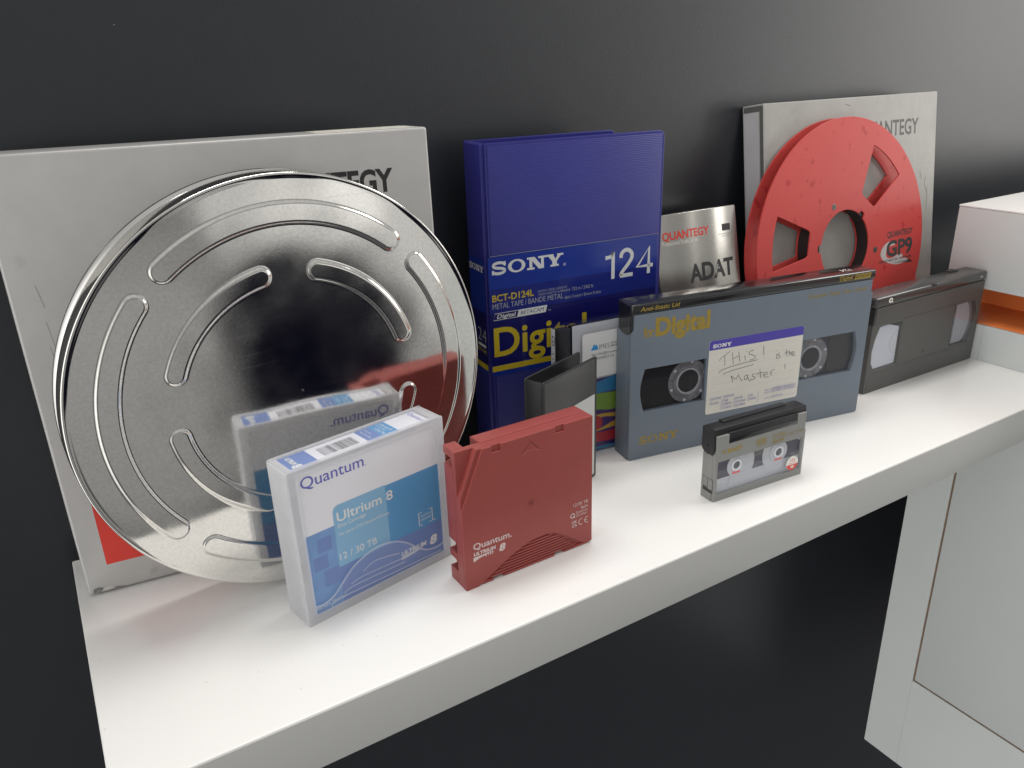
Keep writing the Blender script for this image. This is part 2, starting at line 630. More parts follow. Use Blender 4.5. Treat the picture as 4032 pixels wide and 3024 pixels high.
        q(rect(a + .20 * u, 0, a + .20 * u + t * .62, h))
        q(rect(a + 1.18 * u, 0, a + 1.18 * u + t * .62, h))
        q([(a + .20 * u, h), (a + .20 * u + t * 1.1, h), (a + 1.18 * u + t * .62, 0), (a + 1.18 * u - t * .5, 0)])
        q(rect(a, 0, a + .62 * u, sf))
        q(rect(a + .0 * u, h - sf, a + .5 * u, h))
        q(rect(a + .95 * u, h - sf, a + 1.58 * u, h))
        # Y
        a = 4.50 * u
        q([(a + .12 * u, h), (a + .12 * u + t * 1.25, h), (a + .76 * u + t * .5, h * .40), (a + .76 * u - t * .5, h * .40)])
        q([(a + 1.40 * u - t * .7, h), (a + 1.40 * u, h), (a + .76 * u + t * .5, h * .40), (a + .76 * u - t * .2, h * .40)])
        q(rect(a + .76 * u - t * .5, 0, a + .76 * u + t * .5, h * .44))
        q(rect(a + .40 * u, 0, a + 1.12 * u, sf))
        q(rect(a, h - sf, a + .68 * u, h))
        q(rect(a + .98 * u, h - sf, a + 1.52 * u, h))

    def build(s, name, parent=None, sharp=32):
        me = bpy.data.meshes.new(name)
        me.from_pydata([v[:] for v in s.V], [], s.F)
        for m in s.mats:
            me.materials.append(MATS[m])
        me.polygons.foreach_set('material_index', s.I)
        me.shade_smooth()
        me.set_sharp_from_angle(angle=R(sharp))
        me.update()
        o = bpy.data.objects.new(name, me)
        COL.objects.link(o)
        if parent:
            o.parent = parent
        return o


SIDE = Matrix(((0, 1, 0, 0), (-1, 0, 0, 0), (0, 0, 1, 0), (0, 0, 0, 1)))      # local x runs toward the viewer on a left-hand side face


def top_read_forward(z):   # on a top face: text runs toward the viewer, letters upright toward +x
    return Matrix(((0, 0, 1, 0), (-1, 0, 0, 0), (0, -1, 0, z), (0, 0, 0, 1)))


def tag(o, label, cat, group=None, kind=None):
    o['label'] = label
    o['category'] = cat
    if group:
        o['group'] = group
    if kind:
        o['kind'] = kind


def thing(name, label, cat, x, y, yaw, lean=0.0, T=0.0, group=None):
    o = bpy.data.objects.new(name, None)
    COL.objects.link(o)
    o.empty_display_size = 0.02
    o.location = (x, y, -T * math.sin(lean) if lean < 0 else 0)
    o.rotation_euler = (lean, 0, yaw)
    tag(o, label, cat, group)
    return o


# ================================================================== setting
b = B()
b.box(-3000, 4000, 20.5, 60, -1600, 750, 'wall')
o = b.build('wall')
tag(o, 'matt charcoal wall behind the white shelf', 'wall', kind='structure')
# shelf
b = B()
b.box(0, 913.2, -243.6, 0, -38.8, 0, 'laminate', 1.0, 3)
o = b.build('shelf')
b = B()
b.box(0.3, 912.9, -244.5, -243.7, -38.4, -0.6, 'edgeshade', 0.35)  # thin strip carrying the painted shade of the shelf front
b.build('edge_shade', o)
tag(o, 'thick glossy white shelf carrying all the tapes and cases', 'shelf')

# side cabinet
cab = thing('cabinet', 'pale grey side cabinet with an orange slot beside the right end of the shelf', 'cabinet', 0.9135, -0.09, 0)
b = B()
b.box(2, 700, -900, 0, -614, 40.5, 'cabinet', 0.6)
b.box(0, 2.0, -51.5, 0, -614, 40.5, 'cabinet')
b.box(0, 2.0, -900, -51.7, -36, 40.5, 'cabinet')
b.box(0, 2.0, -900, -51.7, -614, -464.5, 'cabinet')
b.build('lower_body', cab)
b = B()
b.box(0.0, 1.9, -900, -54.3, -461.7, -38.9, 'cabinet', 0.3)
b.build('door', cab)
b = B()
b.box(1.4, 1.95, -54.3, -51.5, -464.5, -37, 'edgewood')
b.box(1.4, 1.95, -900, -54.3, -464.5, -461.7, 'edgewood')
b.build('door_gap', cab)
b = B()
b.box(0, 700, -900, 0, 81, 166.6, 'cabinet', 0.6)
b.build('upper_box', cab)
b = B()
b.box(-0.3, 700, -900, 0.3, 166.8, 168.4, 'cabtop', 0.3)
b.build('top_panel', cab)
b = B()
b.box(80, 90, -899, -2, 41.0, 81, 'orange')
b.box(2.5, 80, -899, -2, 40.8, 42.2, 'orange', 0.4)
b.build('recess_liner', cab)

# ================================================================== big grey tape box
T = 46
t = thing('tape_box', 'large worn silver grey tape box leaning on the wall behind the round tin', 'box', 0.007, -0.0564, -0.1072, -0.0277, T * K)
b = B()
Wd, H = 268, 289.5
b.box(0, Wd, 0, T, 0, H, 'board', 1.8, 3)
b.flat(rect(15, 20.5, 150, 95), 'inkred')
b.text('QUANTEGY', 241, 249.6, 'inkblack', h=14.2, w=92, bold=0.035, align='R')
b.flat([(3, 1.0), (24, 1.2), (17, 2.4), (11, 2.8), (7, 5.0), (3.5, 4.2)], 'scuff')
b.flat([(8, 1.1), (17, 1.6), (14, 4.2), (10, 4)], 'boardedge')
for i in range(5):
    xx = 40 + random.random() * 30 - 60 * (random.random() < .4)
    zz = 120 + random.random() * 110
    b.stroke([(abs(xx) + 6, zz), (abs(xx) + 7.5 + random.random() * 2, zz - 12 - random.random() * 14)], 0.3, 'scuffpale')
b.build('box_body', t)
b = B()
b.M = Matrix(((1, 0, 0, 0), (0, 0, 1, 0), (0, -1, 0, H), (0, 0, 0, 1)))
b.flat(rect(194, 4, 262, 44), 'cream')
b.build('tape_sticker', t)

# ================================================================== film can
can = thing('film_can', 'round shiny tin film can with embossed arcs leaning on the large grey tape box', 'film can', 0.1547, -0.1148, 0.0717, -0.0077, 0.04)
RC = 0.137
nA, nR = 1260, 200
rr = np.concatenate([np.linspace(0.0008, 0.1335, nR)])
th = np.arange(nA) * 2 * np.pi / nA
RR, TH = np.meshgrid(rr, th, indexing='ij')
hgt = np.zeros_like(RR)


def capsule(r0, hw, a0, a1, height, edge, rot=0):
    """raised arc: distance to an arc of radius r0 between angles (deg from up, clockwise)"""
    mid, half = R((a0 + a1) / 2), R((a1 - a0) / 2) - hw / r0
    d = (TH - mid + np.pi) % (2 * np.pi) - np.pi
    dc = np.clip(d, -half, half)
    px, pz = RR * np.sin(d), RR * np.cos(d)
    qx, qz = r0 * np.sin(dc), r0 * np.cos(dc)
    dist = np.hypot(px - qx, pz - qz)
    u = np.clip((hw + edge / 2 - dist) / edge, 0, 1)
    return height * u * u * (3 - 2 * u)


for a in (1, 91, 180, 271):
    hgt += capsule(0.1135, 0.0062, a - 42, a + 42, 0.0009, 0.0019)
for a in (44, -40, -127, 134):
    hgt += capsule(0.0785, 0.0056, a - 33, a + 33, 0.0009, 0.0024)
rng = np.random.RandomState(3)
for kk in range(7):                                    # gentle unevenness of pressed sheet
    ang, fx, ph = rng.rand() * 6.28, 12 + rng.rand() * 26, rng.rand() * 6.28
    hgt += 0.00010 * np.sin((RR * np.sin(TH) * np.cos(ang) + RR * np.cos(TH) * np.sin(ang)) * fx * 2 + ph)
for kk in range(16):
    ang, fx, ph = rng.rand() * 6.28, 90 + rng.rand() * 130, rng.rand() * 6.28
    hgt += 0.000010 * np.sin((RR * np.sin(TH) * np.cos(ang) + RR * np.cos(TH) * np.sin(ang)) * fx + ph)
for kk in range(9):                                    # small knocks
    dx, dz, sg = (rng.rand() - .5) * .22, (rng.rand() - .5) * .22, 0.004 + rng.rand() * 0.007
    hgt -= 0.00011 * np.exp(-((RR * np.sin(TH) - dx) ** 2 + (RR * np.cos(TH) - dz) ** 2) / (2 * sg * sg))
hgt += 0.0016 * (1 - (RR / 0.1335) ** 2)                # shallow dome
prof = [(0.1342, -0.00005), (0.1352, -0.00015), (0.1360, -0.00025), (0.1365, -0.0001), (0.1368, 0.0003), (0.1370, 0.0008), (0.1370, 0.0125), (0.1373, 0.0135), (0.1370, 0.0145), (0.1362, 0.0145)]
rows = [np.stack([RR[i] * np.sin(th), -hgt[i], RC + RR[i] * np.cos(th)], 1) for i in range(nR)]
for r_, y_ in prof:
    rows.append(np.stack([r_ * np.sin(th), np.full(nA, y_), RC + r_ * np.cos(th)], 1))
verts = np.concatenate([np.array([[0, -0.0016, RC]])] + rows)
faces = []
nrow = len(rows)
for j in range(nA):
    faces.append((0, 1 + (j + 1) % nA, 1 + j))
idx = np.arange(nA)
jn = (idx + 1) % nA
allf = []
for i in range(nrow - 1):
    a0, a1 = 1 + i * nA, 1 + (i + 1) * nA
    allf.append(np.stack([a0 + idx, a0 + jn, a1 + jn, a1 + idx], 1))
allf = np.concatenate(allf)
me = bpy.data.meshes.new('lid')
me.from_pydata(verts.tolist(), [], faces + allf.tolist())
me.materials.append(MATS['tin'])
me.shade_smooth()
me.update()
lid = bpy.data.objects.new('lid', me)
COL.objects.link(lid)
lid.parent = can


def lathe(prof, name, m, parent, n=220, cz=RC, sharp=35, cx=0.0):
    V, F = [], []
    for r_, y_ in prof:
        for j in range(n):
            a = 2 * math.pi * j / n
            V.append((cx + r_ * math.sin(a), y_, cz + r_ * math.cos(a)))
    for i in range(len(prof) - 1):
        for j in range(n):
            F.append((i * n + j, i * n + (j + 1) % n, (i + 1) * n + (j + 1) % n, (i + 1) * n + j))
    me = bpy.data.meshes.new(name)
    me.from_pydata(V, [], F)
    me.materials.append(MATS[m])
    me.shade_smooth()
    me.set_sharp_from_angle(angle=R(sharp))
    o = bpy.data.objects.new(name, me)
    COL.objects.link(o)
    o.parent = parent
    return o


lathe([(0.1345, 0.0148), (0.1345, 0.0285), (0.1352, 0.0292), (0.1366, 0.0298), (0.1370, 0.0308), (0.1364, 0.0318), (0.1350, 0.032), (0.0005, 0.032)], 'base', 'tinside', can)

# ================================================================== blue cassette case
t = thing('video_cassette_case', 'tall dark blue book style cassette case with yellow and white lettering', 'cassette case', 0.3374, -0.0382, -0.0902, 0.0)
Wd, H, T = 173.5, 272.2, 37.5
b = B()
b.box(0.0, 9, 3.2, T - 3, 0.5, H - 0.8, 'bluevinylplain', 1.2, 2)                 # spine
b.build('spine', t)
b = B()
b.prism([(3, 0), (Wd - 5, 0), (Wd, 5), (Wd, H - 5), (Wd - 1.4, H - 1.4), (Wd - 5, H), (3, H)], 0, 3.0, 'bluevinylplain', 0.8)
b.box(5.5, Wd - 2.5, -0.25, 0.5, 2.5, H - 2.5, 'bluevinyl', 0.3)
b.stroke([(4.6, 1), (4.6, H - 1)], 0.45, 'navypaper', -0.05)
b.stroke([(3.4, 1), (3.4, H - 1)], 0.35, 'slateblue', -0.04)
b.build('front_cover', t)
b = B()
b.prism([(1, 0), (146 - 5, 0), (146, 5), (146, H - 5), (144.6, H - 1.4), (141, H), (1, H)], T - 3.2, T, 'bluevinylplain', 0.8)
b.box(9, 136, 20, 34.2, 1, H - 7, 'bluevinylplain', 0.6)                          # tray wall
b.build('back_cover', t)
b = B()
b.box(1.5, Wd - 4.5, -0.95, -0.5, 79.5, 183, 'midpaper')
y0 = -0.95
b.flat(rect(1.6, 89, Wd - 4.6, 135), 'navypaper', y0 - 0.03)
b.flat(rect(1.6, 135, Wd - 4.6, 156), 'bluepaper', y0 - 0.03)
b.k = 80
b.slab(4.4, 168.2, 67.5, 10.6, 'inkwhite')
b.stroke(circ(73.2, 168.6, 1.1, 14), 0.3, 'inkwhite', closed=True)
b.text('R', 73.2, 168.0, 'inkwhite', h=1.2, align='C')
for p in ([(114.2, 168.3), (119.5, 168.8), (122.2, 173.0), (122.2, 148.8)],
          smooth([(130.3, 166.6), (131.2, 170.6), (134.6, 173.0), (138.6, 172.6), (141.8, 169.2), (141.4, 164.8), (137.5, 159.6), (132.5, 154.4), (130.0, 150.4)], 6) + [(143.2, 150.4)],
          [(160.2, 148.8), (160.2, 172.6), (147.8, 156.2), (164.8, 156.2)]):
    b.stroke(p, 3.5, 'inkwhite')
b.text('BCT-D124L', 4.0, 145.6, 'inkyellow', h=5.4, w=39, bold=0.025)
b.text('DIGITAL VIDEO CASSETTE', 47, 147.6, 'inksilver', h=1.8, w=28)
b.text('VIDEOCASSETTE NUMERIQUE', 47, 144.7, 'inksilver', h=1.8, w=31.5)
b.text('732 m / 2402 ft.', 80.3, 144.3, 'inksilver', h=3.0, w=22)
b.text('METAL TAPE / BANDE METAL', 4.0, 139.0, 'inksilver', h=4.6, w=67.5)
b.text('Back Coated / Envers Enduit', 73.3, 138.0, 'inksilver', h=2.6, w=36.5)
b.flat([(23.5 + 3, 129.5), (54, 129.5), (55.6, 135.2), (28.1, 135.2)], 'inkwhite')
b.stroke([(4.4, 129.5), (54, 129.5), (55.6, 135.2), (6.0, 135.2)], 0.5, 'inkwhite', closed=True)
b.text('Digital', 7.6, 130.8, 'inkwhite', h=3.3, w=17, bold=0.02, shear=0.25)
b.text('BETACAM', 29.8, 130.8, 'navypaper', h=3.2, w=22, shear=0.25)
b.text('TM', 56.6, 129.8, 'inkwhite', h=1.2)
b.text('Digital', 4.0, 97.5, 'inkyellow', h=24.5, w=91, bold=0.018)
b.flat(rect(1.6, 83.6, Wd - 4.6, 88.6), 'inkyellow')
b.build('paper_insert', t)
b = B()
b.M = SIDE
b.k = 8
b.flat(rect(-34, 79.5, -3.3, 180.5), 'midpaper', -0.3)
b.flat(rect(-34, 84, -3.3, 135), 'navypaper', -0.36)
b.k = 30
b.slab(-33.5, 169.5, 29, 5.2, 'inkwhite')
b.text('124', -4.5, 108.5, 'inksilver', h=11.5, w=23, bold=-0.01, align='R')
b.flat(rect(-22, 103.5, -6, 106), 'inkwhite')
b.text('BCT-124L', -5, 98.5, 'inkyellow', h=3, w=20, align='R', bold=.02)
b.flat(rect(-34, 83.6, -3.3, 88.6), 'inkyellow')
b.build('spine_insert', t)
b = B()
b.box(1.0, Wd - 3.6, -1.6, -1.45, 78.5, 184, 'film')
b.stroke([(3, 184), (Wd - 3.6, 184)], 0.4, 'slatelight', -1.7)
b.build('clear_sleeve', t)

# ================================================================== ADAT sleeve
t = thing('tape_sleeve', 'brushed silver card tape sleeve with red and black lettering leaning behind the grey cassette', 'tape sleeve', 0.5258, -0.0628, -0.0075, -0.2062, 0.028)
b = B()
b.box(0, 105, 0.6, 28, 0, 190, 'sleevesilver', 0.5, 2)
nb = 30
for (za, zb) in ((0.4, 95), (95, 189.6)):
    b.add([(0.4 + 104.2 * i / nb, 0.0, z) for z in (za, zb) for i in range(nb + 1)], [[i, i + 1, nb + 2 + i, nb + 1 + i] for i in range(nb)], 'sleevesilver')
b.text('QUANTEGY', 65.5, 166.2, 'inkred', h=7.3, w=57.5, bold=0.03, align='R')
b.text('Professional Studio Series', 50.5, 161.2, 'inkwhite', h=4.0, w=43.5, align='R')
b.text('ADAT', 96, 123, 'inkblack', h=16, w=60, bold=0.035, align='R')
b.flat(rect(84, 166.5, 95.5, 173.2), 'inkblack')
b.text('adat', 89.8, 167.6, 'inksilver', h=3.6, w=10.5, align='C', bold=-.02)
b.text('Recommended media', 98, 163.2, 'inkgrey', h=1.1, w=20, align='R')
b.text('for ADAT recorders', 96, 160.9, 'inkgrey', h=1.1, w=15, align='R')
for v in b.V:                                   # the card front bellies out a little
    if v.y < 0.0005:
        u = max(-1.0, min(1.0, (v.x / K - 52.5) / 52.2))
        v.y -= 0.0030 * (1 - u * u) - 0.0004 * math.cos(u * 9)
b.build('sleeve_body', t)

# ================================================================== reel box and red reel
T = 29.0
t = thing('tape_box', 'smaller scuffed grey tape box leaning on the wall behind the red reel', 'box', 0.6765, -0.0478, -0.0336, -0.1372, T * K)
b = B()
Wd, H = 275.5, 282.7
b.box(0, Wd, 0, T, 0, H, 'boardworn', 1.3, 3)
b.text('QUANTEGY', 242.6, 238.8, 'inkgrey', h=16.2, w=98, bold=0.02, align='R')
b.stroke([(244, 2), (244.6, 281)], 0.5, 'boardedge')
for p in ([(259, 190), (257, 180), (260, 172)], [(262, 176), (262, 150)], [(248, 196), (251, 186)], [(120, 276), (128, 274)]):
    b.stroke(p, 0.6, 'scuff')
b.build('box_body', t)
b = B()
b.M = SIDE
b.flat(rect(-27, 2, -7, 275), 'paperlabel')
b.flat(rect(-27, 275.6, -0.9, 281), 'inkgrey')
b.flat(rect(-5.6, 2, -1.0, 281), 'inkgrey')
b.build('spine_label', t)

reel = thing('tape_reel', 'empty red metal tape reel leaning on the smaller grey tape box', 'tape reel', 0.7740, -0.0712, -0.0140, -0.1378, 0.0173)
CZ, RF = 133.5, 133.5


def pol(r, a):
    return (r * math.sin(R(a)), CZ + r * math.cos(R(a)))


def fan(a):
    out = [pol(111.5, a - 14.5 + 29 * i / 10) for i in range(11)]
    out += [pol(63, a + 14.2), pol(59, a + 12.8), pol(58.6, a - 10.5), pol(61, a - 12.2)]
    return out


def hubhole(r):
    out = []
    nts = (41, -87, 161)
    for i in range(180):
        a = i * 2.0 - 180
        q = r
        for nn in nts:
            d = abs((a - nn + 180) % 360 - 180)
            if d < 6:
                q = r + 5.2 * (1 if d < 4 else .75)
        out.append(pol(q, a))
    return out


for nm, ya, yb in (('front_flange', 0, 1.7), ('back_flange', 15.6, 17.3)):
    b = B()
    b.prism([pol(RF, i * 1.5) for i in range(240)], ya, yb, 'reelred', 0.35, holes=[fan(38.5), fan(158.5), fan(-81.5), hubhole(38.5)])
    if ya == 0:
        b.flat(smooth([(112, 104), (100, 101.5), (88, 101), (77, 103.5), (66, 107.5), (60, 113.5), (60, 119), (65, 125), (73, 128.5), (84, 128.5), (84, 124), (76, 123), (70, 119.5), (69, 114), (73, 110), (82, 110), (92, 113), (99, 110), (96, 107.5), (104, 106.5), (116.5, 100)], 3), 'reelblob')
        b.text('QUANTEGY', 116, 133.2, 'inkdark', h=6.2, w=45.5, bold=0.03, align='R')
        b.text('GP9', 115.6, 112.0, 'inkdark', h=16.5, w=46, bold=0.035, align='R')
        b.text('GRAND MASTER  PLATINUM', 113.5, 105.8, 'inkdark', h=2.9, w=57, bold=0.01, align='R')
    fo = b.build(nm, reel)
    if ya == 0:
        front_flange = fo
b = B()
ring = [pol(56.5, i * 4) for i in range(90)]
b.prism(ring, 1.7, 15.6, 'hub', 0.0, holes=[[pol(39.3, i * 4) for i in range(90)]])
b.build('hub', reel)
for a, r_ in ((-23, 47.3), (102, 51), (219, 47)):
    b = B()
    px, pz = pol(r_, a)
    b.prism(circ(px, pz, 3.3, 24), -0.25, 0.3, 'screw', 0.2)
    b.stroke([(px - 1.7, pz - 0.7), (px + 1.7, pz + 0.7)], 0.7, 'inkblack', -0.32)
    b.stroke([(px - 0.7, pz + 1.7), (px + 0.7, pz - 1.7)], 0.7, 'inkblack', -0.34)
    b.build('screw', reel)
b = B()
b.box(126, 139, 9.5, 13, 70, 82, 'reelred', 0.5)
b.build('tab', reel)

# ================================================================== jewel case with business card
t = thing('disc_jewel_case', 'clear disc jewel case with a bright striped paper inlay standing before the blue case', 'disc case', 0.3787, -0.0759, -0.0972)
b = B()
b.prism(rrect(0, 0, 142, 125, 1.2), 0, 1.2, 'clear', 0.3)
b.box(0, 142, 1.2, 9.6, 123.9, 125, 'clear')
b.box(0, 142, 1.2, 9.6, 0, 1.1, 'clear')
b.box(141, 142, 1.2, 9.6, 1.1, 123.9, 'clear')
b.box(0, 1.0, 1.2, 9.6, 1.1, 123.9, 'clear')
b.box(16.8, 17.6, -0.25, 0.1, 2, 123, 'ridge')
b.box(19.5, 141, -0.2, 0.05, 121.3, 122.1, 'ridge')
b.build('clear_lid', t)
b = B()
b.box(4.5, 16.2, 2.0, 8.8, 3, 121.8, 'black', 0.4)
b.box(17.5, 139.5, 4.2, 8.8, 2, 122.5, 'blackgloss', 0.4)
b.build('tray', t)
b = B()
b.box(18.2, 140, 2.2, 2.5, 1.5, 123, 'booklet')
b.k = -4
yb = 2.15
b.flat(rect(18.2, 1.6, 140, 71), 'artpurple', yb)
yb -= .02
b.flat([(18.2, 57), (140, 57), (140, 82), (60, 71.4), (42, 67.5), (18.2, 60)][::1], 'artblue', yb)
b.flat(smooth([(18.2, 39), (42, 41.5), (60, 38.6), (90, 44), (140, 40)], 4) + smooth([(140, 54), (90, 56), (60, 55.6), (42, 56.6), (18.2, 54)], 4), 'artgreen', yb)
b.flat(smooth([(18.2, 27), (40, 36), (60, 35.4), (80, 34)], 4) + smooth([(80, 30), (62, 31), (50, 33), (38, 31), (28, 22)], 4), 'artyellow', yb)
b.flat(smooth([(42, 21), (52, 24), (66, 28), (66, 22)], 4) + smooth([(66, 21.5), (55, 21), (42, 20)], 4), 'artyellow', yb - .02)
b.flat(circ(42, 28.2, 7, 24), 'artred', yb - .03)
b.flat(smooth([(18.2, 9), (42, 9.5), (60, 8.4), (100, 12), (140, 9)], 4) + smooth([(140, 24), (100, 22), (60, 18.5), (42, 19), (18.2, 20)], 4), 'artred', yb - .02)
b.flat(rect(18.2, 1.6, 140, 4.5), 'artblue', yb - .04)
b.build('paper_inlay', t)
b = B()
b.M = SIDE
b.flat(rect(-8.4, 2, -1.6, 123), 'cardwhite', 1.15)
b.M = SIDE @ Matrix(((0, 0, 1, 0), (0, 1, 0, 0), (-1, 0, 0, 0), (0, 0, 0, 1)))
b.text('CDRX 700MB', -102, -6.8, 'inkblack', h=4.2, w=40, y=1.08)
b.text('CD', -117, -7, 'inkgrey', h=5, w=9, y=1.08, bold=.03)
b.build('spine_paper', t)

t2 = thing('business_card', 'white business card with a blue mountain logo fixed to the front of the disc case', 'card', 0.3787, -0.0759, -0.0972)
b = B()
b.prism(rrect(26.3, 73.8, 111, 115, 2.2), -0.75, -0.45, 'cardwhite')
b.k = 70
tilt = 0.018
b.k = 60
b.flat([(34.4, 99.2), (37.9, 104.6), (39.2, 103.2), (40.2, 104.2), (42.3, 99.3)], 'logoblue')
b.text('IMES', 42.8, 99.2, 'inkblack', h=4.2, w=10.4, bold=-0.012)
b.text('IRON MOUNTAIN', 54.6, 102.2, 'inkblack', h=1.7, w=21)
b.text('ENTERTAINMENT', 54.6, 99.6, 'inkblack', h=1.7, w=22, bold=0.02)
b.text('lea.rifai@ironmountain', 35.5, 94.2, 'inkblack', h=2.1, w=36)
b.text('065002715', 37.5, 90.2, 'inkblack', h=2.2, w=20)
b.build('card_face', t2)

# ================================================================== small black case
t = thing('tape_case', 'small black ribbed open topped tape case with silver label behind the red cartridge', 'cassette case', 0.3258, -0.1375, 0.34)
Wd, H, T = 72.6, 108.6, 17.9
b = B()
b.prism(rrect(0, 0, Wd, H, 2.2), 0, 1.6, 'black', 0.35)
b.box(2, Wd - 3, -0.25, 0.2, 77, H - 1.5, 'caseribs', 0.2)
b.build('front_panel', t)
b = B()
b.prism(rrect(0, 0, Wd, H + .5, 2.2), T - 1.6, T, 'black', 0.35)
b.build('back_panel', t)
b = B()
b.box(0, 1.8, 1.4, T - 1.4, 0.2, H - .4, 'black', 0.3)
b.box(5, Wd - 9, 1.4, T - 1.4, 0.3, 96, 'blackgloss', 0.3)
b.box(0.4, 1.2, 1.0, T - 1.0, 61, 62.5, 'ridge')
b.build('tray', t)
b = B()
b.flat([(2.6, 3), (Wd - 3, 3), (Wd - 3, 76.6), (2.6, 76.6)], 'silverlabel', -0.12)
b.stroke([(2.6, 76.7), (Wd - 2.8, 76.7), (Wd - 2.8, 3)], 0.5, 'black', -0.16)
b.build('silver_label', t)

# ================================================================== grey video cassette
t = thing('video_cassette', 'large slate grey video cassette with black lid and handwritten white label', 'video cassette', 0.4326, -0.1096, -0.1789)
Wd, T = 254, 25.5


def winshape(x0, x1, z0, z1, side):
    n = 8
    if side == 'L':   # bulging left edge
        arc = [(x0 - 4.0 * math.sin(math.pi * i / n) + 0, z1 + (z0 - z1) * i / n) for i in range(n + 1)]
        return [(x1, z0), (x1, z1)] + arc
    arc = [(x1 + 4.0 * math.sin(math.pi * i / n), z0 + (z1 - z0) * i / n) for i in range(n + 1)]
    return [(x0, z1), (x0, z0)] + arc


wl, wr = winshape(14, 75.4, 45.2, 84.6, 'L'), winshape(179.5, 239.5, 45.6, 85.2, 'R')
b = B()
front = [(2.5, 0), (Wd - 1.5, 0), (Wd, 1.5), (Wd, 121), (252, 122), (252, 134), (2.2, 134), (2.2, 121), (0.0, 119), (0, 2.5)]
b.prism(front, 0, 4.5, 'slateplastic', 0.45, holes=[wl, wr])
b.prism([(0, 0), (Wd, 0), (Wd, 121), (252, 122), (252, 134), (2.2, 134), (2.2, 119), (0, 119)], 4.5, T, 'slateplastic', 0.5)
for i in range(7):
    b.box(77, 178, -0.22, 0.1, 3.5 + i * 3.4, 4.3 + i * 3.4, 'slateplastic', 0.12)
b.text('Digital', 22.6, 113.6, 'inkgold', h=14.6, w=53.8, bold=0.045)
b.text('for', 11.3, 113.6, 'inkgold', h=8.3, w=10.5, bold=0.03)
b.slab(10.2, 14.2, 40, 7.2, 'inkgold')
b.text('Component  Digital  Video  Cassette', 178.8, 124.6, 'inkgold', h=4.2, w=67.4)
b.build('body', t)
b = B()
b.box(-0.6, Wd + 0.6, -0.7, 23.5, 134.2, 142.9, 'blackgloss', 2.0, 3)
b.box(60, 200, 22, T, 128, 141.5, 'blackgloss', 0.5)
b.text('Anti-Static Lid', 7.3, 136.7, 'inkgold', h=3.5, w=37, bold=0.02, shear=0.18, y=-.82)
b.flat([(229, 136.6), (247.4, 136.6), (248, 141.2), (230, 141.2)], 'inkgold', -.82)
b.stroke([(210, 136.6), (247.4, 136.6), (248, 141.2), (210.8, 141.2)], 0.35, 'inkgold', -.84, closed=True)
b.text('Digital', 211.8, 137.7, 'inkgold', h=2.8, w=14.5, bold=0.03, shear=0.2, y=-.86)
b.text('BETACAM', 230.4, 137.7, 'navyblack', h=2.7, w=15.5, shear=0.2, y=-.86)
b.M = Matrix(((-1, 0, 0, 0), (0, 0, -1, 0), (0, -1, 0, 142.9), (0, 0, 0, 1)))
b.text('124', -228, -13.5, 'inkwhite', h=6, w=11, align='C', y=-0.06)
b.M = Matrix.Identity(4)
lid2 = b.build('lid', t)
b = B()
b.M = SIDE
pts = [(-20.5, 142.4), (-20.5, 121)] + [(-10.5 + 10 * math.cos(R(a)), 120 + 4.5 * math.sin(R(a))) for a in range(190, 351, 20)] + [(-0.4, 121), (-0.4, 142.4)]
b.prism(pts, -1.2, 0.8, 'blackgloss', 0.4)
b.build('lid_end', t)


def hubring(b, cx, cz, clip=None):
    b.prism(circ(cx, cz, 20, 40), 3.2, 3.9, 'hubgrey', 0.2, holes=[circ(cx, cz, 15.5, 36)])
    b.prism(circ(cx, cz, 15.4, 40), 2.9, 3.9, 'hubgrey', 0.2, holes=[circ(cx, cz, 12.6, 36)])
    b.prism(circ(cx, cz, 12.5, 40), 2.2, 3.9, 'hubmid', 0.3, holes=[circ(cx, cz, 10.6, 36)])
    b.prism(circ(cx, cz, 10.4, 36), 3.3, 4.2, 'black', 0.2)
    for i in range(6):
        a = R(20 + 60 * i)
        b.prism(circ(cx + 17.8 * math.cos(a), cz + 17.8 * math.sin(a), 1.3, 14), 2.6, 3.3, 'hublight', 0.2)  # pale dots painted as highlights on the hub ring
    for i in range(3):
        a = R(50 + 120 * i)
        b.stroke([(cx + 15.6 * math.cos(a), cz + 15.6 * math.sin(a)), (cx + 20 * math.cos(a), cz + 20 * math.sin(a))], 0.5, 'black', 3.12)


def clipx(pts, x0, x1):
    return [(min(max(x, x0), x1), z) for x, z in pts]


for side, wsh, hx in (('L', wl, 59.5), ('R', wr, 192.0)):
    b = B()
    b.prism(wsh, 4.25, 4.6, 'tapepack' if side == 'L' else 'navyblack')
    if side == 'R':
        b.prism(winshape(213, 232.5, 47, 84, 'R'), 4.0, 4.3, 'tapepack')
    b.flat(wsh, 'smokepane', 0.9)
    wo_ = b.build('window', t)
    b = B()
    hubring(b, hx, 65.3)
    # the part of the hub behind the cassette wall is cut away at the window's straight edge
    lo, hi = (14, 75.2) if side == 'L' else (179.7, 239)
    b.V = [Vector((min(max(v.x, lo * K), hi * K), v.y, min(max(v.z, 45.4 * K), 84.5 * K))) for v in b.V]
    b.build('hub', wo_)
b = B()
b.prism(rrect(77.3, 30.2, 178, 100, 2.2), -0.22, 0.05, 'labelwhite')
b.k = 14
b.flat(rrect(77.3, 91.3, 178, 100, 2.2)[0:0] or [(77.3, 91.3), (178, 91.3), (178, 97.8), (177.3, 99.4), (175.8, 100), (79.5, 100), (78, 99.4), (77.3, 97.8)], 'labelviolet', -0.24)
b.slab(80.9, 93.2, 19.2, 3.2, 'inkwhite')
for z in (87.2, 79.9, 72.6, 65.4, 58.1, 50.9):
    b.stroke([(82, z), (173.5, z)], 0.22, 'rule')
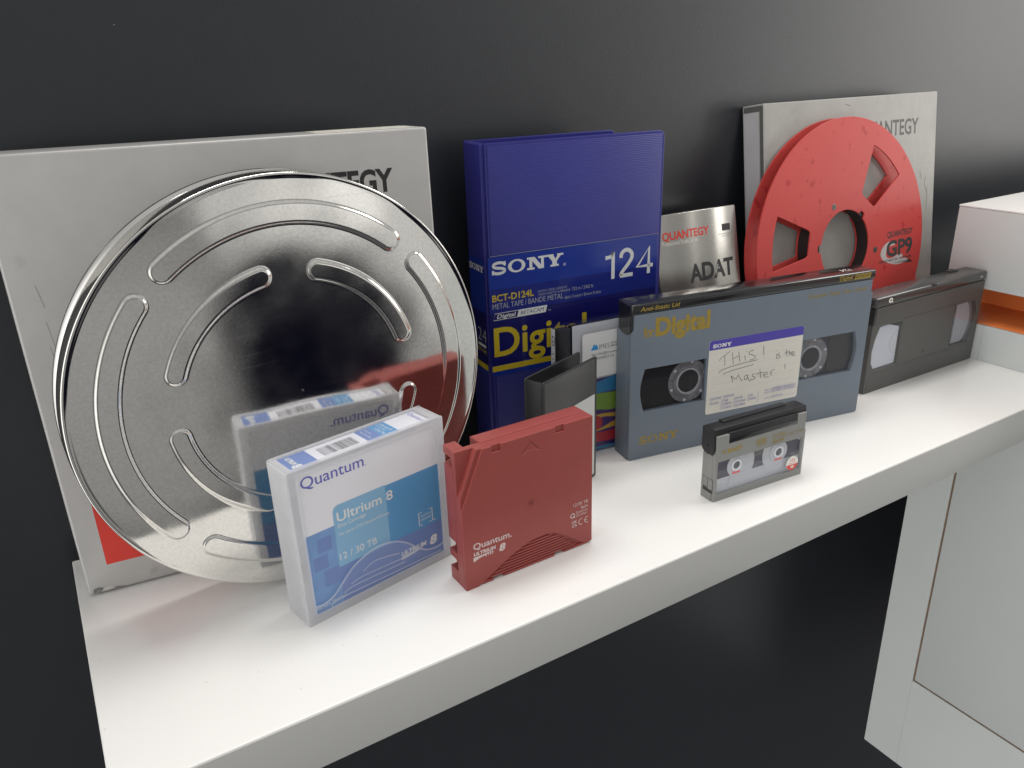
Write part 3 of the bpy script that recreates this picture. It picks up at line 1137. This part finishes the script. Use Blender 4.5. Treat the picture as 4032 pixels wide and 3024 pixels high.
HW = [[(88.3, 80.6), (90.4, 82.9), (94.6, 85.1), (99.0, 87.6)], [(93.9, 84.6), (94.2, 79.7), (94.5, 75.1)], [(101.5, 86.3), (102.4, 80.9), (103.7, 74.7)], [(102.8, 80.1), (106.1, 81.3), (109.3, 82.1)], [(108.4, 85.7), (109.4, 81.1), (110.5, 75.8)], [(115.2, 81.5), (116.1, 76.1)], [(116.2, 84.8), (117.5, 84.9)], [(124.5, 84.9), (120.8, 84.5), (119.6, 82.1), (121.9, 81.1), (126.2, 79.1), (126.7, 77.3), (123.9, 76.1), (120.5, 75.9)], [(129.6, 74.9), (116.6, 74.3), (105.7, 73.5), (97.1, 72.3), (91.4, 71.0), (89.3, 69.7), (88.9, 68.5)], [(93.2, 66.9), (96.0, 67.6), (102.5, 68.8), (113.4, 69.9), (125.5, 70.9)], [(134.7, 87.4), (136.0, 78.1)], [(135.7, 75.4), (136.4, 75.7)], [(150.0, 77.2), (150.5, 74.5), (150.6, 72.3)], [(149.0, 80.3), (149.6, 80.4)], [(153.4, 77.7), (151.5, 77.0), (152.1, 75.6), (154.1, 74.7), (153.9, 73.3), (151.7, 72.6)], [(160.4, 79.6), (161.1, 75.4), (161.9, 73.4)], [(158.8, 76.6), (163.7, 77.2)], [(163.6, 78.4), (164.5, 73.2)], [(164.3, 74.9), (165.4, 76.4), (166.4, 75.3), (166.7, 73.2)], [(167.3, 74.5), (169.8, 74.7), (169.2, 76.5), (167.7, 76.4), (167.3, 74.5), (168.9, 72.5), (171.3, 72.6)], [(104.4, 57.2), (103.1, 61.1), (102.0, 63.9), (104.5, 61.8), (107.3, 60.0), (108.6, 61.8), (109.9, 63.6), (111.7, 60.3), (114.6, 56.6)], [(119.7, 61.9), (117.1, 61.3), (116.6, 58.7), (118.2, 57.5), (119.9, 59.2), (119.9, 61.9), (120.5, 58.8), (122.1, 55.8), (124.1, 55.2)], [(127.5, 61.9), (125.3, 61.3), (125.5, 59.6), (127.9, 58.5), (128.0, 56.8), (124.7, 56.3), (123.1, 57.1)], [(132.9, 64.7), (133.7, 61.2), (134.7, 56.3)], [(129.1, 61.0), (137.3, 61.8)], [(137.6, 58.8), (141.4, 59.2), (140.8, 61.0), (138.5, 61.0), (137.6, 58.8), (139.4, 56.5), (143.6, 56.1)], [(145.0, 60.6), (146.6, 56.6)], [(145.6, 59.2), (146.4, 61.7), (149.4, 62.2)], [(160.3, 65.8), (160.9, 61.0)], [(160.0, 55.4), (160.6, 55.5)]]
for p in HW:
    b.stroke(smooth(p, 4) if len(p) > 2 else p, 0.48, 'pencil')


def tick(b, x, z, txt, w):
    b.frame(x, z, x + 2.2, z + 2.2, 0.25, 'inkviolet')
    b.text(txt, x + 2.6, z + 0.1, 'inkviolet', h=2.1, w=w - 2.8)


for x, z, s_, w in ((81, 43.6, '525/60', 12.2), (94.9, 43.8, '625/50', 12), (81.2, 39.2, '1125/', 9.5), (94.8, 40, '60i', 6), (94.8, 36.4, '30PsF', 10), (95, 32.8, '24PsF', 10),
                    (106.8, 40, '59.94i', 9.5), (106.8, 36.4, '29.97PsF', 13), (107, 32.8, '23.98PsF', 13), (122, 40.2, '50i', 5.5), (122, 36.5, '25PsF', 9.5)):
    tick(b, x, z, s_, w)
b.stroke([(93.3, 32), (93.3, 42.5)], 0.25, 'inkviolet')
b.stroke([(133.3, 33), (133.3, 43.5)], 0.25, 'inkviolet')
b.text('Audio 1,2', 139.8, 42.6, 'inkviolet', h=1.4, w=8)
b.text('Audio 3,4', 139.8, 40.0, 'inkviolet', h=1.4, w=8)
for z in (42.5, 39.9):
    tick(b, 148.5, z, 'STEREO', 11)
    tick(b, 160, z, 'MONO', 8)
    tick(b, 168, z, 'DATA', 7)
b.text('Audio CH', 140, 34.6, 'inkviolet', h=1.4, w=8)
for i in range(3):
    tick(b, 149 + 4.2 * i, 34.5, '1', 3.2)
b.stroke([(162, 34.6), (174, 34.6)], 0.2, 'inkviolet')
b.build('label', t)

# ================================================================== VHS cassette
t = thing('video_cassette', 'dark grey home video cassette with two clear windows at the right end of the shelf', 'video cassette', 0.7235, -0.1324, -0.0126)
Wd, H, T = 187.5, 102.6, 25
w1 = [(47.6, 24.6), (47.6, 70.8), (20, 71.5), (12.5, 70.6), (7.2, 58), (4.8, 45), (6, 33), (12.5, 23.6), (20, 24)]
w2 = [(140.2, 24.6), (172, 23.6), (179, 36), (183, 52), (180.5, 62), (175.6, 70.6), (168, 71.6), (140.2, 71.2)]
b = B()
b.prism(rrect(0, 0, Wd, 92, 1.2), 0, T - 6, 'vhsbody', 0.45, holes=[w1, w2])
b.prism(rrect(0, 0, Wd, 92, 1.2), T - 6, T, 'vhsbody', 0.45, holes=[w1, w2])
b.box(4, Wd - 4, -0.2, 0.15, 75.5, 91.5, 'vhsribs')
b.box(4, Wd - 4, -0.2, 0.15, 1.5, 20.5, 'vhsribs')
for p in ([(49.5, 22.5), (138.5, 22.5), (138.5, 73), (49.5, 73)],):
    b.stroke(p, 0.6, 'inkblack', -0.05, closed=True)
b.prism(circ(92.4, 29.1, 1.9, 20), -0.05, 0.2, 'black', 0.05)
b.prism(circ(92.4, 29.1, 0.9, 14), -0.15, 0.2, 'inkgrey', 0.05)
b.build('body', t)
b = B()
b.box(-0.4, Wd + 0.4, -0.9, T + 0.2, 92.3, H, 'vhsflap', 2.3, 3)
b.box(0, 3.2, -0.2, T - 3, 74, 93, 'black', 0.4)
b.box(89, 96, -1.0, 4, H - 2.2, H + 0.05, 'black', 0.2)
b.box(150, 163, 18, T + 0.6, H - 0.6, H + 0.7, 'black', 0.2)
b.flat(smooth([(21, 95), (19, 96.5), (19, 99), (21.5, 100.2), (24.5, 99.4), (25, 97.2), (23.8, 96.6), (27, 95), (23, 95.4)], 3), 'inkwhite', -0.96)
b.flat(circ(22, 97.6, 1.2, 14), 'vhsbody', -0.98)
b.frame(173.2, 95.4, 180.2, 99.6, 0.4, 'inkwhite')
b.text('VHS', 176.7, 96.2, 'inkwhite', h=2.4, w=5, align='C', y=-.98)
for v in b.V:
    pass
b.build('flap', t)
for w, cx in ((w1, 43), (w2, 142)):
    b = B()
    b.prism(w, 0.6, 1.4, 'clearpane')
    b.prism(w, T - 1.6, T - 0.8, 'clearpane')
    wn_ = b.build('window', t)
    b = B()
    if cx > 90:
        b.prism(circ(141, 48, 34, 24, -78, 78), 3, 4, 'milkyglass')
    if cx < 90:
        b.prism([(47, 25.2), (47, 65), (30, 70.2), (13.5, 70), (8, 58), (5.6, 45), (6.8, 33), (13, 24.4)], 2.2, 4, 'whiteplastic')
        b.prism(circ(46.8, 48, 12, 24, 92, 268), 1.7, 2.3, 'hublight', 0.2)
    a0, a1 = (95, 265) if cx < 90 else (-85, 85)
    for r0, r1 in ((13, 10.5), (30, 29)) if cx < 90 else ((12.5, 11), (33, 31.8), (38.5, 37.6)):
        lim = 47.0 if cx < 90 else 141
        out = circ(cx, 48, r0, 24, a0, a1)
        inn = circ(cx, 48, r1, 24, a0, a1)
        b.prism(out + inn[::-1], 4, 16, 'clearhub')
    b.V = [Vector((v.x, v.y, min(max(v.z, 25 * K), 70.5 * K))) for v in b.V]
    b.build('hub', wn_)

# ================================================================== 8 mm cassette
t = thing('audio_cassette', 'small grey digital tape cassette with black lid and round red sticker', 'cassette', 0.4426, -0.2025, -0.0725)
Wd, H, T = 95, 62.5, 15
b = B()
win = [(3, 5.6), (93, 5.6), (93, 35), (3, 35)]
b.prism([(0.6, 0), (Wd - 0.6, 0), (Wd, 0.6), (Wd, 42), (Wd - 1, 42.6), (Wd - 1, 57.2), (85, 57.2), (85, 49), (12.6, 49), (12.6, 57.2), (1, 57.2), (1, 42.6), (0, 42)], 0, 3.2, 'greyplastic', 0.3, holes=[win])
b.prism([(0, 0), (Wd, 0), (Wd, 40), (0, 40)], 3.2, T, 'greyplastic', 0.4)
b.box(2, 44, -0.12, 0.1, 2.4, 4.6, 'greyplastic', 0.1)
b.text('BASF', 11.7, 41.3, 'inkgold', h=3.7, w=15, bold=0.035)
b.frame(6.2, 41.7, 9.8, 45.0, 0.5, 'inkgold')
b.frame(7.3, 42.6, 8.7, 44.0, 0.4, 'inkgold')
b.frame(41.6, 40.4, 51.4, 45.2, 0.6, 'inkgold')
b.text('DTRS', 46.5, 41.5, 'inkgold', h=2.6, w=8, align='C', bold=.03)
b.text('DIGITAL', 46.5, 38.6, 'inkgold', h=1.1, w=9, align='C')
b.text('DTRS', 58.6, 41.3, 'inkgold', h=4.2, w=15, bold=0.0)
b.text('MASTER', 58.6, 37.4, 'inkgold', h=2.6, w=12.4, bold=0.02, shear=.2)
b.text('DA 113 MP', 76.3, 41.0, 'inkgold', h=2.6, w=15.2, bold=0.0, shear=.1)
b.M = SIDE
b.flat(rect(-12.8, 7.5, -1.6, 19.5), 'greydark', -0.05)
b.flat(rect(-12.4, 11, -7.6, 19), 'greyplastic', -0.08)
b.flat(rect(-6.8, 10, -2.0, 19), 'greyplastic', -0.08)
b.flat(rect(-12.6, 7.0, -1.8, 10), 'inkblack', -0.09)
b.build('body', t)
b = B()
prof_ = [(2.2, 62.3), (15.0, 62.0), (15.2, 46)] + [(8 + 7.2 * math.cos(R(a)), 46 - 5.6 * math.sin(R(a))) for a in range(0, 181, 15)] + [(1.4, 57)]
b.M = Matrix(((0, 1, 0, 0), (1, 0, 0, 0), (0, 0, 1, 0), (0, 0, 0, 1)))
b.prism([(y_ + .6, z_) for y_, z_ in prof_], -1.4, 1.0, 'black', 0.3)
b.prism([(y_ + .6, z_) for y_, z_ in prof_], Wd - 1.0, Wd + .3, 'black', 0.3)
b.M = Matrix.Identity(4)
b.box(0.2, Wd - 0.5, 2.4, 15.2, 56.8, 62.6, 'black', 0.7)
b.box(12.9, 84.7, 0.6, 10, 49.2, 58, 'black', 0.4)
b.box(12.9, 84.7, 0.2, 1.4, 49.3, 53.2, 'blackgloss', 0.3)
b.box(14, 80, 10, 15.4, 62.0, 63.8, 'black', 0.3)
b.M = SIDE
b.prism(rect(-4.6, 44.0, -2.2, 47.2), -1.5, -1.2, 'inkblack')
b.prism(circ(-8, 48, 1.1, 14), -1.9, -1.2, 'blackgloss', .1)
b.build('lid', t)
b = B()
b.flat(win, 'tapeleader', 3.05)
b.flat([(3, 18), (93, 18), (93, 31), (86, 35), (3, 35)], 'tapeink', 3.0)
b.flat([(26, 28.5), (62, 28.5), (62, 35), (26, 35)], 'greydark', 2.95)
wn_ = b.build('window', t)
for cx, cz in ((24.2, 26.5), (69, 26.5)):
    h_ = B()
    h_.prism(circ(cx, cz, 19 if cx < 50 else 17, 40, -112, 100) if cx < 50 else circ(cx, cz, 17, 40, 110, 300), 2.7, 2.95, 'tapeleader')
    h_.prism(circ(cx, cz, 9.5, 36), 2.2, 2.9, 'tapeleader', 0.2, holes=[circ(cx, cz, 5.5, 28)])
    h_.prism(circ(cx, cz, 5.4, 30), 1.6, 2.9, 'whiteplastic', 0.3, holes=[circ(cx, cz, 3.4, 24)])
    h_.prism(circ(cx, cz, 3.3, 24), 2.3, 2.9, 'greydark')
    h_.flat([(cx - 4.5, cz - 7.5), (cx + 4.5, cz - 7.5), (cx + 3.5, cz - 5.2), (cx - 3.5, cz - 5.2)], 'stickerred', 2.15)
    h_.V = [Vector((v.x, v.y, min(max(v.z, 5.8 * K), 34.8 * K))) for v in h_.V]
    h_.build('hub', wn_)
b = B()
b.flat([(2.6, 5.4), (93.6, 5.4), (93.6, 35.4), (2.6, 35.4)], 'clear', 0.25)
b.flat([(3.2, 15.2), (42, 25), (93.4, 24), (93.4, 5.6), (52, 5.6), (36, 7.4), (4, 8)], 'frostwindow', 0.2)
b.build('window_pane', t)
b = B()
b.prism(circ(83.5, 13.2, 6.4, 40), -0.2, 0.3, 'inkwhite')
b.flat(circ(83.5, 13.2, 6.35, 24, 190, 350), 'stickerred', -0.24)
b.text('113', 83.5, 15.0, 'stickerred', h=2.2, w=5, bold=.03, align='C', y=-.24)
b.text('MINUTES', 83.5, 12.7, 'stickerred', h=1.2, w=9, align='C', y=-.24)
b.text('48', 83.5, 8.9, 'inkwhite', h=2.2, w=4, bold=.03, align='C', y=-.28)
b.build('sticker', t)

# ================================================================== red data cartridge
t = thing('data_cartridge', 'dark red square data tape cartridge with ribbed grip and small white print', 'data cartridge', 0.2249, -0.1942, 0.0105)
Wd, H, T = 105.4, 102, 21.5
arcpts = smooth([(9.5, 0.0), (20.5, 6.0), (33, 13), (46.5, 18.8), (58, 21.2), (70, 20.8), (80, 15.5), (89.5, 8.4), (96.5, 3.0), (105.4, 1.6)], 5)
b = B()
l0 = [(0.3, 0)] + arcpts + [(105.4, H), (81.2, H), (81.2, 97.4), (74.2, 97.4), (74.2, H), (31.2, H), (31.2, 97.4), (24.4, 97.4), (24.4, H), (17.2, H), (1.0, 64), (0, 60), (0, 0.3)]
b.prism(l0, 0, 2.0, 'ltored', 0.35)
l1 = [(0, 0), (22, 0), (22, 2), (30, 2), (30, 0), (73, 0), (73, 2), (80.4, 2), (80.4, 0), (105.4, 0), (105.4, H), (13.5, H), (0, 70)]
b.prism(l1, 1.6, 6.5, 'ltored', 0.3)
b.prism([(0, 0), (105.4, 0), (105.4, H), (0, H)], 6.0, 10.6, 'ltored', 0.35)
b.prism([(0, 0), (105.4, 0), (105.4, H), (20, H), (20, 96), (8.8, 96), (8.8, H), (0, H), (0, 96.5), (5, 95), (5, 90.5), (0, 89), (0, 32.6), (4.5, 32.6), (4.5, 24.0), (0, 24.0), (0, 18.6), (4.5, 18.6), (4.5, 10), (0, 10)], 10.6, T, 'ltored', 0.35)
b.box(20.5, 104, 9.0, 20.8, 101.6, 102.35, 'ltored', 0.2)
# ribbed grip, each rib fitted under the arch
import bisect
for i in range(9):
    z = 1.7 + 2.15 * i
    xs = [p[0] for p, q in zip(arcpts, arcpts[1:]) if (p[1] - (z + 1.2)) * (q[1] - (z + 1.2)) <= 0]
    xl, xr = (min(xs), max(xs)) if len(xs) > 1 else (16, 103)
    if i == 0:
        for a_, c_ in ((13.5, 21.5), (30.5, 72.5), (81, 103)):
            b.box(a_, c_, 0.35, 2.0, z - 1.3, z + 0.5, 'ltored', 0.25)
    elif xr - xl > 6:
        b.box(xl + 1.6, xr - 1.6, 0.35, 2.0, z - 0.7, z + 0.6, 'ltored', 0.28)
for i in range(5):
    b.M = SIDE
    b.box(-2.6, 0.2, -0.25, 0.2, 3 + 2.2 * i, 4.1 + 2.2 * i, 'ltored', 0.2)
    b.M = Matrix.Identity(4)
tri = [(54, 97), (61.4, 89.2), (57, 90.2), (51, 90.4), (45.9, 88.9)]
b.stroke([(45.9, 88.9), (54, 97), (61.4, 89.2)], 0.45, 'ltodark')  # engraved arrow: shaded and lit edges drawn as dark and pale lines
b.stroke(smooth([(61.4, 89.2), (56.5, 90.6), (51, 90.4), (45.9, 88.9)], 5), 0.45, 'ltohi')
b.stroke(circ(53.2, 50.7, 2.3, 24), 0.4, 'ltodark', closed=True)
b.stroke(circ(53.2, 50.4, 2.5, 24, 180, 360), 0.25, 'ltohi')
b.flat(circ(53.2, 50.7, 0.9, 16), 'ltodark')
b.text('Quantum.', 6.8, 30.2, 'ltotext', h=4.5, w=30, bold=0.018)
b.text('ULTRIUM', 6.6, 25.4, 'ltotext', h=2.4, w=17, bold=0.05, shear=0.15)
b.text('LTO', 15.2, 22.6, 'ltotext', h=2.0, w=6.5, bold=0.05, shear=0.2)
b.flat([(6.4, 21.0), (8, 21.4), (11, 22.6), (16, 23.4), (22, 24.9), (14, 24.5), (6.4, 24.4)], 'ltotext')
b.text('8', 26.2, 22.2, 'ltotext', h=5.0, w=4.8, bold=0.05, shear=0.2)
b.text('12/30 TB', 101.5, 35.2, 'ltotext', h=2.4, w=12.8, align='R')
b.text('BaFe', 101.5, 31.6, 'ltotext', h=2.2, w=6, align='R')
b.stroke(circ(87.9, 28.3, 1.7, 20), 0.7, 'ltotext', closed=True)
b.stroke([(88.4, 27.8), (90, 26.2)], 0.7, 'ltotext')
b.text('Quantum', 90.9, 29.0, 'ltotext', h=1.8, w=10)
b.text('Certified', 90.9, 26.4, 'ltotext', h=1.8, w=9.2)
b.text('UK', 87.2, 21.6, 'ltotext', h=2.2, w=4.6, bold=.02)
b.text('CA', 87.2, 18.6, 'ltotext', h=2.2, w=4.6, bold=.02)
b.stroke(circ(95.6, 21.2, 2.3, 16, 70, 290), 0.55, 'ltotext')
b.stroke(circ(100.8, 21.2, 2.3, 16, 70, 290), 0.55, 'ltotext')
b.stroke([(98.6, 21.2), (100.6, 21.2)], 0.5, 'ltotext')
b.build('cartridge_shell', t)
b = B()
b.box(5.2, 8.0, 11, 20.6, 10.6, 32, 'ltodark')
b.build('inner_reel', t)

# ================================================================== frosted cartridge case
t = thing('data_cartridge_case', 'frosted clear plastic cartridge case with white and blue paper insert in front of the tin', 'cartridge case', 0.1235, -0.1717, 0.1924)
Wd, H, T = 115.5, 110.9, 25.7
b = B()
th_ = 1.2
wnd = rrect(6.2, 6.5, 109.5, 106.4, 1.5)
b.prism(rrect(0, 0, Wd, H, 1.6), 0, 1.1, 'frost', 0.4, holes=[wnd])
b.prism(rrect(0, 0, Wd, H, 1.6), T - 1.1, T, 'frost', 0.4, holes=[wnd])
b.prism(wnd, T - 0.9, T - 0.4, 'frostwindow')
b.box(0.05, th_, 1.12, T - 1.12, 1.2, H - 1.2, 'frostside')
b.box(Wd - th_, Wd - 0.05, 1.12, T - 1.12, 1.2, H - 1.2, 'frostside')
b.box(1.0, Wd - 1.0, 1.12, T - 1.12, 0.05, 1.2, 'frostside')
b.box(1.0, 112, 1.12, 3.4, H - 1.2, H - 0.03, 'frost')
b.box(1.0, 112, T - 3.0, T - 1.12, H - 1.2, H - 0.03, 'frost')
b.box(1.0, 4.5, 3.4, T - 3.0, H - 1.2, H - 0.03, 'frost')
b.box(107.5, 112, 3.4, T - 3.0, H - 1.2, H - 0.03, 'frost')
b.box(4.5, 107.5, 3.4, T - 3.0, H - 1.0, H - 0.5, 'frostwindow')
b.box(-0.4, 0.2, 1, 3.2, 88, 107, 'frost', .2)
b.box(-0.4, 0.2, 1, 4.2, 18, 26, 'frost', .2)
b.build('shell', t)
b = B()
b.flat(wnd, 'frostwindow', 0.35)
b.flat([(6.2, 6.5), (109.5, 6.5), (109.5, 13)] + [p for p in smooth([(108.5, 13.2), (101, 12.9), (93.6, 14.6), (86, 20), (79.6, 26.0), (72.5, 30.8), (65.7, 33.4), (57, 34.8), (49.3, 33.9), (41.5, 31.2), (35.1, 27.8), (27, 20.5), (20.2, 14.6), (12.5, 12), (6.3, 12.6)], 4)], 'frostlow', 0.28)
b.stroke(smooth([(109, 18), (108.8, 14.6), (107, 13.2), (101, 12.9), (93.6, 14.6), (86, 20), (79.6, 26.2), (72.5, 31.0), (65.7, 33.6), (57, 35.0), (49.3, 34.2), (41.5, 31.4), (35.1, 28.2), (27, 21), (20.2, 14.9), (12.5, 12.2), (6.3, 12.8)], 4), 1.5, 'ridge', 0.1)
for p, w in (([(42.8, 21.7), (48, 24.6), (54, 25.4), (62, 24.2), (71.8, 22.2)], 0.8), ([(33.1, 16.9), (40, 18.4), (52, 18.2), (74.6, 17)], 0.8), ([(27.2, 12.6), (33, 14.6), (50, 14.4), (75.6, 13.4)], 0.8), ([(16.9, 7.6), (24, 10.4), (60, 9.6), (107.3, 8.2)], 0.9)):
    b.stroke(smooth(p, 5), w, 'ridge', 0.12)
b.stroke(wnd, 0.7, 'ridge', 0.05, closed=True)
b.build('window', t)
b = B()
b.box(6.0, 109.8, 1.9, 2.3, 4.5, 107, 'insertwhite')
b.k = 0
y = 1.86
b.flat(rect(6.1, 4.6, 27.1, 63.2), 'insertnavy', y)
b.flat(rect(27.1, 4.6, 109.7, 32), 'insertdeep', y)
b.flat(rect(27.1, 32, 66.6, 63.2), 'insertlight', y)
b.flat([(27.1, 63.2), (66.6, 63.2), (66.6, 76.4), (30.6, 76.4), (28.2, 75.2), (27.1, 72.4)], 'insertlight', y)
b.flat(rect(66.6, 32, 109.7, 75.8), 'insertblue', y)
b.flat([(27.1, 62), (40, 70), (60, 76.4), (66.6, 76.4), (66.6, 55), (45, 45), (27.1, 32)], 'insertblue', y - .01) if False else None
for r_ in (rect(14, 48, 24, 58), rect(10, 36, 20, 46), rect(16, 22, 27, 34)):
    b.flat(r_, 'insertdeep', y - .012)
yt = y - .03
b.text('Quantum', 8.7, 95.8, 'insertink', h=7.6, w=44.2, bold=0.006, y=yt)
b.text('.', 53.6, 95.8, 'insertink', h=4, y=yt)
b.text('Ultrium 8', 29.6, 64.4, 'inkwhite', h=6.6, w=42.2, bold=0.012, y=yt)
b.text('Data Cartridge', 29.7, 60.2, 'inkwhite', h=2.6, w=20.5, y=yt)
b.text('For use in LTO Ultrium 8 Drives.', 29.8, 54.2, 'inkwhite', h=2.2, w=38.4, y=yt)
b.text('12 / 30 TB', 28.4, 36.6, 'inkwhite', h=4.8, w=28, y=yt)
b.text('QUANTUM', 96.6, 40.4, 'inkwhite', h=1.5, w=8.6, align='C', y=yt)
b.text('CERTIFIED', 96.6, 37.4, 'inkwhite', h=1.5, w=8.6, align='C', y=yt)
b.stroke([(93.4, 44.2), (90.9, 44.2), (90.9, 34.2), (93.4, 34.2)], 0.7, 'inkwhite', yt)
b.stroke([(99.6, 44.2), (102.2, 44.2), (102.2, 34.2), (99.6, 34.2)], 0.7, 'inkwhite', yt)
b.stroke([(103, 34.2), (104.6, 34.2)], 0.7, 'inkwhite', yt)
b.text('ULTRIUM', 74, 17.4, 'inkwhite', h=3, w=21, bold=.05, shear=.15, y=yt)
b.text('8', 98, 15.6, 'inkwhite', h=6.4, w=6, bold=.05, shear=.2, y=yt)
b.flat([(74, 14.4), (80, 15), (86, 15.6), (94, 17), (84, 16.8), (74, 16.6)], 'inkwhite', yt)
b.text('Barium Ferrite', 7.2, 8.6, 'inkwhite', h=2.4, w=22, y=yt)
b.build('paper_insert', t)
b = B()
b.box(5, 107, 2.4, T - 2.4, H - 2.2, H - 1.5, 'insertwhite')
b.M = top_read_forward(H - 1.5)
q = lambda x0, x1, m, a=-23, c=-2.6: b.flat([(a, x0), (c, x0), (c, x1), (a, x1)], m)
q(5.2, 24, 'insertdeep')
q(60, 70.5, 'insertdeep')
q(70.5, 83, 'insertblue')
b.text('Quantum', -22, 101.5, 'insertink', h=3.4, w=18)
b.text('Ultrium 8', -21.5, 78.6, 'inkwhite', h=2.4, w=13)
b.text('Data Cartridge', -21.5, 76.2, 'inkwhite', h=1.2, w=11)
b.text('12/30 TB', -18, 72.2, 'inkwhite', h=2.2, w=11)
b.text('0.5 inch', -21, 66.2, 'inkwhite', h=1.7, w=8)
b.text('Data Cartridge', -21, 63, 'inkwhite', h=1.7, w=13)
xx = 30
random.seed(5)
while xx < 55:
    w = random.choice((0.35, 0.35, 0.7, 1.0))
    b.flat([(-19, xx), (-7, xx), (-7, xx + w), (-19, xx + w)], 'inkgrey', -0.08)
    xx += w + random.choice((0.35, 0.5, 0.8))
b.text('8', -9, 8, 'inkwhite', h=5.5, w=4.4, bold=.05)
b.text('ULTRIUM', -21, 9.6, 'inkwhite', h=3.0, w=11, bold=.05)
b.build('top_label', t)
b = B()
b.M = Matrix(((-1, 0, 0, Wd), (0, -1, 0, T), (0, 0, 1, 0), (0, 0, 0, 1)))
b.box(6.0, 109.8, 1.9, 2.3, 4.5, 107, 'insertwhite')
b.flat(rect(6.1, 4.6, 109.7, 34), 'insertdeep', 1.86)
b.flat(rect(6.1, 34, 109.7, 76), 'insertblue', 1.86)
b.text('Quantum.', 8.7, 95.8, 'insertink', h=7.6, w=44.2, bold=0.006, y=1.82)
for i in range(9):
    b.stroke([(12, 70 - 4 * i), (12 + random.choice((60, 72, 84)), 70 - 4 * i)], 0.5, 'insertwhite', 1.82)
b.build('back_insert', t)
